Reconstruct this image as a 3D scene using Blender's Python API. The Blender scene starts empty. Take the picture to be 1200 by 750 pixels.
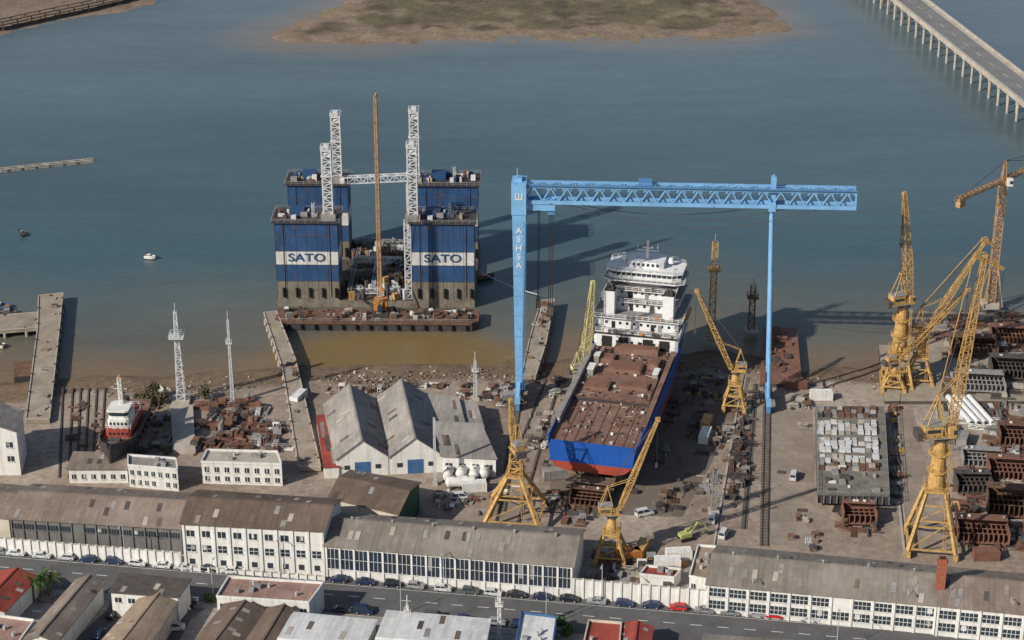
import bpy, math, random
import numpy as np
from mathutils import Vector, Matrix
random.seed(7)
R=random.Random(11)
PITCH=math.radians(24); F=2300.0; HC=240.0
SP,CP=math.sin(PITCH),math.cos(PITCH)
# unprojects a camera-frame pixel onto the ground (or level h), in metres
def g(px,py,h=0.0):
    u=(px-600)/F; v=(py-375)/F
    t=(HC-h)/(SP+v*CP)
    return Vector((u*t,t*(CP-v*SP),h))
WZ=-1.4
sc=bpy.context.scene
# ---------------------------------------------------------------- materials
MATS={}
def M(name,col,rough=.8,var=.3,scale=.35,metal=0.,kind=None,rust=0.,spec=.3,dirt=.0):
    if name in MATS: return MATS[name]
    m=bpy.data.materials.new(name); m.use_nodes=True; MATS[name]=m
    nt=m.node_tree; N=nt.nodes; L=nt.links; b=N['Principled BSDF']
    b.inputs['Roughness'].default_value=rough; b.inputs['Metallic'].default_value=metal
    b.inputs['Specular IOR Level'].default_value=spec
    tc=N.new('ShaderNodeTexCoord')
    def noise(s,d=5,vec=None):
        n=N.new('ShaderNodeTexNoise'); n.inputs['Scale'].default_value=s; n.inputs['Detail'].default_value=d
        n.inputs['Roughness'].default_value=.65
        L.new(vec if vec else tc.outputs['Object'],n.inputs['Vector']); return n.outputs[0]
    def rng(o,a,b_,c=0,d=1):
        r=N.new('ShaderNodeMapRange'); r.inputs[1].default_value=a; r.inputs[2].default_value=b_; r.inputs[3].default_value=c; r.inputs[4].default_value=d
        L.new(o,r.inputs[0]); return r.outputs[0]
    def mix(f,a,b_,bt='MIX'):
        x=N.new('ShaderNodeMix'); x.data_type='RGBA'; x.blend_type=bt
        for i,q in ((0,f),(6,a),(7,b_)):
            if isinstance(q,(int,float)): x.inputs[i].default_value=q
            elif isinstance(q,tuple): x.inputs[i].default_value=(*q,1)
            else: L.new(q,x.inputs[i])
        return x.outputs[2]
    lo=tuple(c*(1-var) for c in col); hi=tuple(min(1,c*(1+var*.6)) for c in col)
    c=mix(rng(noise(scale),.3,.7),lo,hi)
    c=mix(rng(noise(scale*7,3),.35,.75,0,.35),c,tuple(x*.6 for x in col))
    if kind=='roof':
        mp=N.new('ShaderNodeMapping'); mp.inputs['Rotation'].default_value=(0,0,math.pi/2); L.new(tc.outputs['Object'],mp.inputs[0])
        br=N.new('ShaderNodeTexBrick'); L.new(mp.outputs[0],br.inputs['Vector'])
        br.inputs['Color1'].default_value=(.72,.72,.72,1); br.inputs['Color2'].default_value=(1,1,1,1); br.inputs['Mortar'].default_value=(.6,.57,.54,1)
        br.inputs['Scale'].default_value=1; br.inputs['Brick Width'].default_value=2.6; br.inputs['Row Height'].default_value=1.1
        br.inputs['Mortar Size'].default_value=.04
        c=mix(.75,c,br.outputs['Color'],'MULTIPLY')
        st=N.new('ShaderNodeMapping'); st.inputs['Scale'].default_value=(1.2,.06,.06); L.new(tc.outputs['Object'],st.inputs[0])
        c=mix(rng(noise(.9,6,st.outputs[0]),.45,.75,0,.6),c,tuple(x*.45 for x in col))
        c=mix(rng(noise(.07,4),.5,.68,0,.35),c,(col[0]*1.35,col[1]*1.35,col[2]*1.35))
    if kind=='wall':
        st=N.new('ShaderNodeMapping'); st.inputs['Scale'].default_value=(1.3,1.3,.12); L.new(tc.outputs['Object'],st.inputs[0])
        c=mix(rng(noise(.8,6,st.outputs[0]),.48,.8,0,.75),c,(col[0]*.5,col[1]*.46,col[2]*.4))
    if rust>0:
        c=mix(rng(noise(scale*2.3,8),.62-rust*.3,.72-rust*.2,0,.85),c,(.13,.065,.038))
    if kind=='panel':
        br=N.new('ShaderNodeTexBrick'); L.new(tc.outputs['Object'],br.inputs['Vector'])
        br.inputs['Color1'].default_value=(.78,.76,.74,1); br.inputs['Color2'].default_value=(1,1,1,1); br.inputs['Mortar'].default_value=(.45,.4,.38,1)
        br.inputs['Scale'].default_value=1; br.inputs['Brick Width'].default_value=6; br.inputs['Row Height'].default_value=4; br.inputs['Mortar Size'].default_value=.05
        c=mix(.7,c,br.outputs['Color'],'MULTIPLY')
        c=mix(rng(noise(.15,9),.5,.66,0,.5),c,tuple(x*.5 for x in col))
    L.new(c,b.inputs['Base Color'])
    bp=N.new('ShaderNodeBump'); bp.inputs['Strength'].default_value=.25; bp.inputs['Distance'].default_value=.05
    L.new(noise(scale*12,3),bp.inputs['Height']); L.new(bp.outputs[0],b.inputs['Normal'])
    return m
white=M('white_paint',(.72,.71,.68),.6,.12,.3,kind='wall')
whship=M('ship_white_paint',(.72,.73,.73),.45,.14,.3,rust=.16)
whroof=M('white_roof_sheet',(.68,.68,.67),.5,.12,.2,kind='roof')
cream=M('cream_render',(.55,.50,.42),.85,.25,.3,kind='wall')
greyw=M('grey_cladding',(.17,.165,.16),.7,.25,.3,kind='wall')
conc=M('concrete',(.36,.305,.24),.9,.3,.2,kind='panel')
apron=M('apron_concrete',(.315,.26,.21),.92,.3,.12,kind='panel')
conc2=M('pale_concrete',(.42,.375,.32),.9,.3,.3)
asphalt=M('asphalt',(.115,.112,.115),.9,.3,.15)
bridgeas=M('bridge_asphalt',(.20,.20,.20),.9,.2,.15)
pave=M('pavement_slabs',(.28,.26,.24),.9,.25,.6)
roofA=M('fibre_cement_roof_brown',(.25,.20,.165),.85,.25,.12,kind='roof')
roofB=M('fibre_cement_roof_grey',(.245,.215,.185),.85,.25,.12,kind='roof')
roofC=M('fibre_cement_roof_dark',(.165,.12,.092),.85,.3,.12,kind='roof')
roofD=M('pale_sheet_roof',(.31,.285,.26),.8,.25,.12,kind='roof')
roofP=M('pink_tile_roof',(.36,.23,.19),.85,.3,.3,kind='roof')
roofR=M('red_sheet_roof',(.34,.07,.05),.7,.35,.2,kind='roof')
roofT=M('tan_roof',(.33,.25,.18),.85,.3,.2,kind='roof')
glass=M('window_glass',(.03,.045,.06),.15,.3,.4,spec=.6)
bglass=M('dark_blue_glass',(.03,.042,.065),.25,.4,.4,spec=.5)  # glass with a dark blue tone of its own
dark=M('dark_opening',(.025,.023,.022),.9,.2)
steel=M('dark_steel',(.085,.078,.074),.6,.4,.6,rust=.35)
rust=M('rusty_steel',(.16,.088,.058),.85,.45,.5)
rust2=M('red_oxide_primer',(.21,.105,.075),.8,.35,.25,rust=.3)
deckm=M('ship_deck_primer',(.25,.145,.112),.85,.3,.12,kind='panel',rust=.3)
yel=M('crane_yellow',(.52,.325,.115),.55,.3,.5,rust=.3)
yel2=M('pale_crane_yellow',(.62,.55,.25),.5,.2,.5,rust=.1)
ora=M('orange_paint',(.52,.20,.05),.5,.25,.5,rust=.2)
orb=M('brown_orange_lattice',(.44,.27,.14),.6,.25,.5,rust=.3)
gblue=M('gantry_blue',(.19,.41,.68),.45,.2,.25,rust=.06)
gblue2=M('gantry_dark_blue',(.09,.23,.44),.45,.13,.25)
hblue=M('hull_blue',(.015,.085,.36),.4,.2,.25,rust=.05)
hred=M('hull_red',(.34,.06,.035),.6,.25,.25)
dblue=M('dock_blue',(.028,.078,.19),.55,.35,.15,kind='wall',rust=.18)
dwhite=M('dock_white',(.60,.60,.58),.6,.2,.3,kind='wall',rust=.12)
dgrey=M('dock_weathered_grey',(.20,.18,.145),.85,.4,.2,kind='wall',rust=.25)
latw=M('white_lattice_steel',(.58,.60,.62),.5,.15,.5,rust=.15)
green=M('green_paint',(.03,.11,.07),.6,.3,.4)
greyd=M('dark_grey_hull',(.05,.05,.055),.6,.3,.3,rust=.3)
wood=M('weathered_timber',(.22,.16,.115),.9,.4,.6)
tire=M('rubber',(.02,.02,.02),.9,.2)
brick=M('red_brick',(.30,.10,.06),.9,.3,1.)
bluebox=M('container_blue',(.05,.13,.28),.6,.3,.5,rust=.15)
grey=M('grey_paint',(.28,.27,.26),.7,.3,.5,rust=.2)
paint=M('road_paint',(.70,.70,.66),.8,.25,.8)
leaf=M('palm_leaf',(.07,.12,.03),.7,.4,1.)
scrub=M('dry_scrub_leaf',(.12,.10,.05),.8,.4,1.)
bark=M('bark',(.16,.11,.07),.9,.4,1.)
lamp=M('lamp_grey_metal',(.42,.43,.44),.5,.2,1.)
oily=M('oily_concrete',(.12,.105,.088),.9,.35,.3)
slipc=M('stained_shaded_slip_concrete',(.19,.155,.125),.92,.35,.15,kind='panel')  # oily slip concrete, darkened further to paint in the ship's hull shadow
rock=M('wet_rock',(.13,.11,.09),.85,.4,.6)
# ---------------------------------------------------------------- mesh builder
class MB:
    def __init__(s): s.v=[];s.f=[];s.mi=[];s.mats=[];s.T=Matrix.Identity(4)
    def m(s,mat):
        if mat not in s.mats: s.mats.append(mat)
        return s.mats.index(mat)
    def add(s,vs,fs,mat):
        o=len(s.v); i=s.m(mat)
        for v in vs: s.v.append(tuple(s.T@Vector(v)))
        for f in fs: s.f.append([o+k for k in f]); s.mi.append(i)
    def poly(s,vs,mat): s.add(vs,[list(range(len(vs)))],mat)
    def box(s,c,d,mat,yaw=0.):
        x,y,z=d[0]/2,d[1]/2,d[2]; co,si=math.cos(yaw),math.sin(yaw)
        vs=[]
        for zz in (0,z):
            for a,b in ((-x,-y),(x,-y),(x,y),(-x,y)): vs.append((c[0]+a*co-b*si,c[1]+a*si+b*co,c[2]+zz))
        s.add(vs,[(3,2,1,0),(4,5,6,7),(0,1,5,4),(1,2,6,5),(2,3,7,6),(3,0,4,7)],mat)
    def prism(s,pts,z0,z1,mat,top=None,pts2=None):
        n=len(pts); p2=pts2 or pts
        vs=[(p[0],p[1],z0) for p in pts]+[(p[0],p[1],z1) for p in p2]
        s.add(vs,[(i,(i+1)%n,n+(i+1)%n,n+i) for i in range(n)],mat)
        s.poly([(p[0],p[1],z1) for p in p2],top or mat); s.poly([(p[0],p[1],z0) for p in pts][::-1],mat)
    def frame(s,p1,p2):
        d=(p2-p1); l=d.length
        if l<1e-6: l=1e-6; d=Vector((0,0,1))
        d=d/l; up=Vector((0,0,1)) if abs(d.z)<.95 else Vector((0,1,0))
        a=d.cross(up).normalized(); b=a.cross(d).normalized(); return a,b
    def beam(s,p1,p2,w,mat,h=None,w2=None):
        p1=Vector(p1);p2=Vector(p2);a,b=s.frame(p1,p2);h=h or w;k=(w2/w) if w2 else 1
        vs=[]
        for p,q in ((p1,1),(p2,k)):
            for i,j in ((-1,-1),(1,-1),(1,1),(-1,1)): vs.append(p+a*(i*w/2*q)+b*(j*h/2*q))
        s.add(vs,[(3,2,1,0),(4,5,6,7),(0,1,5,4),(1,2,6,5),(2,3,7,6),(3,0,4,7)],mat)
    def cyl(s,p1,p2,r1,mat,r2=None,n=10):
        p1=Vector(p1);p2=Vector(p2);a,b=s.frame(p1,p2); r2=r1 if r2 is None else r2
        vs=[p+(a*math.cos(t*2*math.pi/n)+b*math.sin(t*2*math.pi/n))*r for p,r in ((p1,r1),(p2,r2)) for t in range(n)]
        s.add(vs,[(i,(i+1)%n,n+(i+1)%n,n+i) for i in range(n)]+[list(range(n))[::-1],list(range(n,2*n))],mat)
    def lat(s,p1,p2,w,mat,t=.2,seg=None,w2=None,h=None,h2=None,tri=False):
        p1=Vector(p1);p2=Vector(p2);a,b=s.frame(p1,p2);L=(p2-p1).length;w2=w if w2 is None else w2;h=h or w; h2=h2 or (w2 if h==w else h)
        seg=seg or max(3,int(L/max(w,1.)));cs=((-1,-1),(1,-1),(1,1),(-1,1)) if not tri else ((-1,-1),(1,-1),(0,1))
        def P(i,k):
            f=i/seg; ww=w+(w2-w)*f; hh=h+(h2-h)*f; return p1+(p2-p1)*f+a*(cs[k][0]*ww/2)+b*(cs[k][1]*hh/2)
        n=len(cs)
        for k in range(n):
            s.beam(P(0,k),P(seg,k),t*1.3,mat)
            for i in range(seg):
                k2=(k+1)%n
                s.beam(P(i,k) if i%2 else P(i,k2),P(i+1,k2) if i%2 else P(i+1,k),t*.8,mat)
                s.beam(P(i,k),P(i,k2),t*.8,mat)
    def rail(s,pts,z,mat,h=1.1,closed=False,step=2.5,t=.09):
        n=len(pts)
        for i in range(n if closed else n-1):
            a=Vector((pts[i][0],pts[i][1],z)); b=Vector((pts[(i+1)%n][0],pts[(i+1)%n][1],z)); u=Vector((0,0,1))
            s.beam(a+u*h,b+u*h,t,mat); s.beam(a+u*h*.5,b+u*h*.5,t*.7,mat)
            k=max(1,int((b-a).length/step))
            for j in range(k): 
                q=a+(b-a)*(j/k); s.beam(q,q+u*h,t,mat)
    def obj(s,name,loc=(0,0,0),yaw=0.,parent=None,smooth=False):
        me=bpy.data.meshes.new(name); me.from_pydata(s.v,[],s.f)
        for m_ in s.mats: me.materials.append(m_)
        me.polygons.foreach_set('material_index',s.mi)
        me.update()
        o=bpy.data.objects.new(name,me); sc.collection.objects.link(o)
        o.location=loc; o.rotation_euler=(0,0,yaw)
        if parent: o.parent=parent
        return o
def slab(name,px,z1,z0,mat,side=None,piles=0,pm=None,rl=None):
    P=[g(x,y,z1) for x,y in px]; c=sum(P,Vector())/len(P); mb=MB()
    L=[(p.x-c.x,p.y-c.y) for p in P]
    mb.prism(L[::-1],z0,z1,side or mat,mat)
    n=len(L)
    if piles:
        for i in range(n):
            a=Vector(L[i]);b=Vector(L[(i+1)%n]);k=int((b-a).length/piles)
            for j in range(k):
                q=a+(b-a)*((j+.5)/k)*1.0; q=q*.985
                mb.cyl((q.x,q.y,-5),(q.x,q.y,z0),.45,pm or conc2,n=8)
                if j%2==0: mb.box((q.x*.97,q.y*.97,z1),(.5,.5,.5),steel)
        for i in range(n):
            a=Vector(L[i]);b=Vector(L[(i+1)%n]); mb.beam((a.x*.99,a.y*.99,z1+.1),(b.x*.99,b.y*.99,z1+.1),.3,conc2)
    if rl: mb.rail(L,z1,rl,closed=True)
    return mb.obj(name,(c.x,c.y,0))
def text_mesh(txt,size,mat,name,parent,loc,rot,sx=1.):
    cu=bpy.data.curves.new(name,'FONT'); cu.body=txt; cu.size=size; cu.extrude=.03; cu.align_x='CENTER'; cu.align_y='CENTER'; cu.offset=size*.018
    t=bpy.data.objects.new(name+'_tmp',cu); sc.collection.objects.link(t)
    dg=bpy.context.evaluated_depsgraph_get(); me=bpy.data.meshes.new_from_object(t.evaluated_get(dg)); bpy.data.objects.remove(t)
    me.materials.clear(); me.materials.append(mat)
    o=bpy.data.objects.new(name,me); sc.collection.objects.link(o); o.parent=parent; o.location=loc; o.rotation_euler=rot; o.scale=(sx,1,1); return o
# ---------------------------------------------------------------- ground + water
def sd_poly(X,Y,P):
    d=np.full(X.shape,1e9); ins=np.zeros(X.shape,bool); n=len(P)
    for i in range(n):
        ax,ay=P[i];bx,by=P[(i+1)%n]; ex,ey=bx-ax,by-ay
        t=np.clip(((X-ax)*ex+(Y-ay)*ey)/(ex*ex+ey*ey),0,1)
        d=np.minimum(d,np.hypot(X-ax-t*ex,Y-ay-t*ey))
        c=((ay>Y)!=(by>Y))&(X<(bx-ax)*(Y-ay)/((by-ay) if abs(by-ay)>1e-9 else 1e-9)+ax); ins^=c
    return np.where(ins,d,-d)
def vn(X,Y,s,seed):
    rs=np.random.RandomState(seed); T=rs.rand(64,64); x=X/s+1000;y=Y/s+1000; xi=np.floor(x).astype(int);yi=np.floor(y).astype(int);fx=x-xi;fy=y-yi
    fx=fx*fx*(3-2*fx);fy=fy*fy*(3-2*fy); a=T[xi%64,yi%64];b=T[(xi+1)%64,yi%64];c=T[xi%64,(yi+1)%64];d=T[(xi+1)%64,(yi+1)%64]
    return (a*(1-fx)+b*fx)*(1-fy)+(c*(1-fx)+d*fx)*fy-.5
shore_px=[(-300,474),(0,472),(95,462),(200,460),(300,455),(370,449),(560,447),(640,447),(700,436),(880,436),(935,452),(1040,452),(1200,440),(1500,430)]
SX=[g(*p).x for p in shore_px]; SY=[g(*p).y for p in shore_px]
isl=[g(*p)[:2] for p in [(302,38),(345,49),(430,50),(520,44),(600,42),(700,42),(800,43),(870,41),(914,32),(924,22),(902,10),(884,-5),(980,-60),(380,-60),(400,-8),(378,10),(334,26)]]
bar=[g(*p)[:2] for p in [(-400,60),(0,36),(60,24),(130,12),(182,-2),(260,-60),(-400,-60)]]
xs=np.concatenate([[-3500,-1500,-700,-420],np.arange(-300,300,2.),[420,700,1500,3500]])
ys=np.concatenate([[-1500,0,200,300],np.arange(340,1000,2.),[1050,1200,1600,2500,6000]])
X,Y=np.meshgrid(xs,ys)
s=Y-np.interp(X,SX,SY)+vn(X,Y,9,1)*5+vn(X,Y,3,2)*2
di=sd_poly(X,Y,isl)+vn(X,Y,14,3)*14+vn(X,Y,5,4)*5
db=sd_poly(X,Y,bar)+vn(X,Y,14,5)*8
zsh=np.where(s<0,0,np.where(s<4,-s*.12,-.48-(s-4)*.085)); zsh=np.maximum(zsh,-6)
zi=np.clip(di*.07+WZ,-6,WZ+.9)+np.where(di>0,vn(X,Y,4,6)*.4,0)
zb=np.clip(db*.07+WZ,-6,WZ+.7)
zfar=np.where(Y>1300,WZ+.8,-6)
Z=np.maximum(np.maximum(zsh,zi),np.maximum(zb,zfar))
Z=np.where((s>1),Z+vn(X,Y,5,8)*.35*np.clip(s/6,0,1),Z)
def lerp(a,b,t): return a+(b-a)*np.clip(t,0,1)[...,None]
c_yard=np.array([.31,.25,.20]);c_mud=np.array([.19,.135,.09]);c_m2=np.array([.235,.175,.13]);c_grass=np.array([.135,.112,.07]);c_lot=np.array([.31,.285,.255])
C=np.broadcast_to(c_yard,X.shape+(3,)).copy()
C=lerp(C,np.array([.205,.145,.11]),(vn(X,Y,22,21)+vn(X,Y,8,22)*.6)*1.4)
C=lerp(C,np.array([.39,.335,.275]),(vn(X,Y,30,23)+vn(X,Y,10,24)*.6-.1)*1.8)
C=lerp(C,c_lot,(405-Y+ -X*.15)/6)
C=lerp(C,c_mud,(s+1)/3); C=lerp(C,c_mud*.58,(s-12)/7)
gr=lerp(np.broadcast_to(c_m2,X.shape+(3,)),c_grass,(di-15+vn(X,Y,6,9)*14)/7)
gr=lerp(gr,np.array([.225,.18,.12]),(vn(X,Y,9,12)+vn(X,Y,4,13)*.5)*2.6)
gr=lerp(gr,np.array([.10,.082,.058]),(vn(X,Y,12,14)+vn(X,Y,4,15)*.6-.1)*3*(di>14))
C=np.where((zi>zsh)[...,None]&(Y>700)[...,None],gr,C); C=np.where((zb>np.maximum(zsh,zi))[...,None],c_m2*.95,C)
C=np.where((Y>1200)[...,None],c_grass,C)
def grid(name,X,Y,Z,C,mat):
    ny,nx=X.shape; V=np.stack([X,Y,Z],-1).reshape(-1,3)
    i=np.arange(ny*nx).reshape(ny,nx); Fq=np.stack([i[:-1,:-1],i[:-1,1:],i[1:,1:],i[1:,:-1]],-1).reshape(-1,4)
    me=bpy.data.meshes.new(name); me.from_pydata(V.tolist(),[],Fq.tolist())
    at=me.color_attributes.new('tint','FLOAT_COLOR','POINT'); at.data.foreach_set('color',np.concatenate([C.reshape(-1,3),np.ones((ny*nx,1))],1).ravel().astype(np.float32))
    me.polygons.foreach_set('use_smooth',[True]*len(Fq)); me.materials.append(mat); me.update()
    o=bpy.data.objects.new(name,me); sc.collection.objects.link(o); return o
gm=bpy.data.materials.new('ground_surface'); gm.use_nodes=True
def ground_mat(m,water=False):
    nt=m.node_tree;N=nt.nodes;L=nt.links;b=N['Principled BSDF']
    tc=N.new('ShaderNodeTexCoord'); at=N.new('ShaderNodeAttribute'); at.attribute_name='tint'
    def noise(sc_,det,vec=None,r=.6):
        n=N.new('ShaderNodeTexNoise'); n.inputs['Scale'].default_value=sc_; n.inputs['Detail'].default_value=det; n.inputs['Roughness'].default_value=r
        L.new(vec or tc.outputs['Object'],n.inputs['Vector']); return n.outputs[0]
    def mul(c,o,a,b_,lo,hi):
        r=N.new('ShaderNodeMapRange'); r.inputs[1].default_value=a;r.inputs[2].default_value=b_;r.inputs[3].default_value=lo;r.inputs[4].default_value=hi; L.new(o,r.inputs[0])
        x=N.new('ShaderNodeMix'); x.data_type='RGBA'; x.blend_type='MULTIPLY'; x.inputs[0].default_value=1; L.new(c,x.inputs[6]); L.new(r.outputs[0],x.inputs[7]); return x.outputs[2]
    c=at.outputs['Color']
    if water:
        mp=N.new('ShaderNodeMapping'); mp.inputs['Scale'].default_value=(.3,1,1); L.new(tc.outputs['Object'],mp.inputs[0])
        c=mul(c,noise(.012,4,mp.outputs[0]),.3,.7,.86,1.14); c=mul(c,noise(.12,4,mp.outputs[0]),.3,.7,.93,1.07); c=mul(c,noise(.7,4,mp.outputs[0]),.3,.7,.93,1.07)
        b.inputs['Roughness'].default_value=.25; b.inputs['IOR'].default_value=1.33; b.inputs['Specular IOR Level'].default_value=.5
        bp=N.new('ShaderNodeBump'); bp.inputs['Strength'].default_value=.4; bp.inputs['Distance'].default_value=.25
        L.new(noise(.35,5,mp.outputs[0]),bp.inputs['Height']); L.new(bp.outputs[0],b.inputs['Normal'])
    else:
        c=mul(c,noise(.06,8,r=.7),.3,.7,.76,1.18); c=mul(c,noise(.5,8,r=.75),.35,.65,.7,1.2); c=mul(c,noise(2.5,5),.3,.7,.8,1.15)
        c=mul(c,noise(.22,9,r=.8),.56,.64,1,.6)
        b.inputs['Roughness'].default_value=.92; b.inputs['Specular IOR Level'].default_value=.2
        bp=N.new('ShaderNodeBump'); bp.inputs['Strength'].default_value=.5; bp.inputs['Distance'].default_value=.12
        L.new(noise(1.2,6),bp.inputs['Height']); L.new(bp.outputs[0],b.inputs['Normal'])
    L.new(c,b.inputs['Base Color'])
ground_mat(gm); grid('ground',X,Y,Z,C,gm)
wx=np.concatenate([[-3500,-1200,-500],np.arange(-300,300,4.),[500,1200,3500]]); wy=np.concatenate([np.arange(440,1000,4.),[1100,1400,2000,4000,6000]])
WX,WY=np.meshgrid(wx,wy); s=WY-np.interp(WX,SX,SY)+vn(WX,WY,16,31)*10+vn(WX,WY,40,32)*12
near=np.array([.175,.125,.075]);n2=np.array([.115,.11,.085]);deep=np.array([.052,.094,.112]);farc=np.array([.108,.148,.168])
WC=lerp(np.broadcast_to(near,WX.shape+(3,)),n2,(s-22)/18); WC=lerp(WC,deep,(s-38)/65); WC=lerp(WC,farc,(WY-600)/290)
p=g(465,415); d=np.hypot((WX-p.x)/30,(WY-p.y)/16); WC=lerp(WC,np.array([.165,.112,.042]),(1.35-d)*2.2)
di=sd_poly(WX,WY,isl)+vn(WX,WY,20,35)*14; WC=lerp(WC,np.array([.19,.16,.135]),(di+24)/24*.85)
wm=bpy.data.materials.new('estuary_water'); wm.use_nodes=True; ground_mat(wm,True)
grid('water',WX,WY,np.full(WX.shape,WZ),WC,wm)
def sheet(name,px,z,mat):
    P=[g(x,y,z) for x,y in px]; c=sum(P,Vector())/len(P); mb=MB(); mb.poly([(p.x-c.x,p.y-c.y,z) for p in P][::-1],mat); o=mb.obj(name,(c.x,c.y,0))
    for q in o.data.polygons: 
        if q.normal.z<0: q.flip()
sheet('concrete_apron',[(904,482),(952,482),(957,640),(903,638)],.01,apron)
sheet('concrete_apron',[(612,480),(648,480),(632,540),(632,640),(560,632)],.01,apron)
sheet('slipway_floor',[(640,600),(800,606),(872,470),(880,442),(700,440),(655,500)],.012,slipc)  # oily floor sheet; its dark colour also deepens the shade beside the hull
sheet('concrete_apron',[(1046,480),(1070,480),(1110,650),(1050,646)],.01,apron)
sheet('concrete_apron',[(495,605),(580,612),(590,566),(500,560)],.008,apron)
# ---------------------------------------------------------------- street
a=g(0,664);b=g(980,746); sd=Vector((b.x-a.x,b.y-a.y)).normalized(); SYAW=math.atan2(sd.y,sd.x); SO=(a+b)/2
def strip(name,y0,y1,z,mat,x0=-260,x1=260,h=0):
    mb=MB()
    if h: mb.box(((x0+x1)/2,(y0+y1)/2,z),(x1-x0,y1-y0,h),mat)
    else: mb.poly([(x0,y0,z),(x1,y0,z),(x1,y1,z),(x0,y1,z)],mat)
    return mb.obj(name,(SO.x,SO.y,0),SYAW)
strip('road',-7.8,6.8,.016,asphalt)
strip('pavement',7,9.4,-.1,pave,h=.24); strip('pavement',-10.2,-8,-.1,pave,h=.24)
strip('kerb',6.8,7,-.1,conc2,h=.26); strip('kerb',-8,-7.8,-.1,conc2,h=.26)
mb=MB()
for i in range(-42,43): mb.poly([(i*6-1.3,-.2,.026),(i*6+1.3,-.2,.026),(i*6+1.3,.0,.026),(i*6-1.3,0,.026)],paint)
mb.poly([(-250,4.4,.026),(250,4.4,.026),(250,4.52,.026),(-250,4.52,.026)],paint)
mb.obj('road_marking',(SO.x,SO.y,0),SYAW)
sheet('side_road',[(222,682),(262,686),(250,706),(225,724),(205,760),(60,775),(100,738),(125,715),(135,690),(205,704)],.008,asphalt)
def slocal(px,py):
    p=g(px,py)-SO; c,s_=math.cos(-SYAW),math.sin(-SYAW); return (p.x*c-p.y*s_,p.x*s_+p.y*c)
# ---------------------------------------------------------------- cars
def car_mesh(kind,body):
    mb=MB()
    if kind=='van': low=[(-2.3,.35),(-2.3,1.1),(-2.2,1.2),(1.5,1.2),(2.2,1.0),(2.3,.75),(2.3,.35)];gb=[(-2.25,1.2),(1.6,1.2)];gt=[(-2.15,1.95),(.7,1.95)]
    elif kind=='sedan': low=[(-2.15,.35),(-2.2,.85),(-2.1,.98),(-1.3,1.02),(.9,.98),(1.9,.85),(2.15,.65),(2.15,.35)];gb=[(-1.5,1.0),(1.0,.97)];gt=[(-.95,1.42),(.25,1.42)]
    else: low=[(-1.95,.35),(-2.0,.8),(-1.9,1.0),(.95,1.0),(1.75,.85),(1.98,.65),(1.98,.35)];gb=[(-1.9,1.0),(1.05,.98)];gt=[(-1.5,1.48),(.3,1.48)]
    n=len(low);w=.87
    vs=[(x,-w*(1 if z<.9 else .94),z) for x,z in low]+[(x,w*(1 if z<.9 else .94),z) for x,z in low]
    mb.add(vs,[(i,i+n,(i+1)%n+n,(i+1)%n) for i in range(n)]+[list(range(n)),list(range(n,2*n))[::-1]],body)
    B=[(gb[0][0],-.8,gb[0][1]),(gb[1][0],-.8,gb[1][1]),(gb[1][0],.8,gb[1][1]),(gb[0][0],.8,gb[0][1])]
    T=[(gt[0][0],-.64,gt[0][1]),(gt[1][0],-.64,gt[1][1]),(gt[1][0],.64,gt[1][1]),(gt[0][0],.64,gt[0][1])]
    mb.add(B+T,[(0,1,5,4),(1,2,6,5),(2,3,7,6),(3,0,4,7)],glass)
    mb.box(((gt[0][0]+gt[1][0])/2,0,gt[0][1]-.02),(gt[1][0]-gt[0][0]+.08,1.34,.07),body)
    for sy in(-1,1):
        for k in range(3):
            f=k/2; i=Vector(B[0 if sy<0 else 3]).lerp(Vector(B[1 if sy<0 else 2]),f); j=Vector(T[0 if sy<0 else 3]).lerp(Vector(T[1 if sy<0 else 2]),f); mb.beam(i,j,.09,body)
        for x in (-1.3,1.3):
            mb.cyl((x,sy*.7,.32),(x,sy*.9,.32),.33,tire,n=12); mb.cyl((x,sy*.9,.32),(x,sy*.91,.32),.18,lamp,n=8)
        mb.box((low[-1][0]-.02,sy*.6,.62),(.08,.3,.14),latw); mb.box((low[0][0]+.0,sy*.62,.72),(.08,.25,.16),roofR)
        mb.box((gb[1][0]-.15,sy*.95,.95),(.16,.18,.12),body)
    return mb
cols=[(.62,.63,.64),(.70,.70,.70),(.03,.03,.035),(.02,.035,.09),(.35,.36,.38),(.10,.11,.12),(.015,.02,.03),(.03,.05,.12),(.25,.26,.27)]
paints=[M('car_paint_%d'%i,c,.3,.08,.5,.2,spec=.6) for i,c in enumerate(cols)]; redp=M('car_paint_red',(.5,.02,.015),.3,.08,.5,spec=.6)
cmesh={}
def car(x,y,yaw,paint_,kind,z=.016):
    k=(kind,paint_.name)
    if k not in cmesh:
        o=car_mesh(*((kind,paint_))).obj('parked_car'); cmesh[k]=o.data; bpy.data.objects.remove(o)
    o=bpy.data.objects.new('parked_car' if kind!='van' else 'parked_van',cmesh[k]); sc.collection.objects.link(o); o.location=(x,y,z); o.rotation_euler=(0,0,yaw); return o
up=[2,20,50,75,105,133,160,190,216,245,270,397,430,459,487,520,548,578,605,637,668,698,730,762,795,825,857,885,910,950,978,1070,1103,1140,1180]
co,si=math.cos(SYAW),math.sin(SYAW)
def spos(x,y): return (SO.x+x*co-y*si,SO.y+x*si+y*co)
for px in up:
    x=slocal(px,650+px*.0856)[0]; P=spos(x+R.uniform(-.5,.5),5.6+R.uniform(-.15,.15))
    car(P[0],P[1],SYAW+R.uniform(-.03,.03)+(math.pi if R.random()<.4 else 0),redp if px in(795,910) else R.choice(paints),R.choice(['hatch','sedan','hatch','sedan']))
for px in [300,330,405,430,512,548,585,612,700,880]:
    x=slocal(px,672+px*.0856)[0]; P=spos(x,-6.5)
    car(P[0],P[1],SYAW+R.uniform(-.03,.03),R.choice(paints),R.choice(['hatch','sedan','van']))
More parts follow.
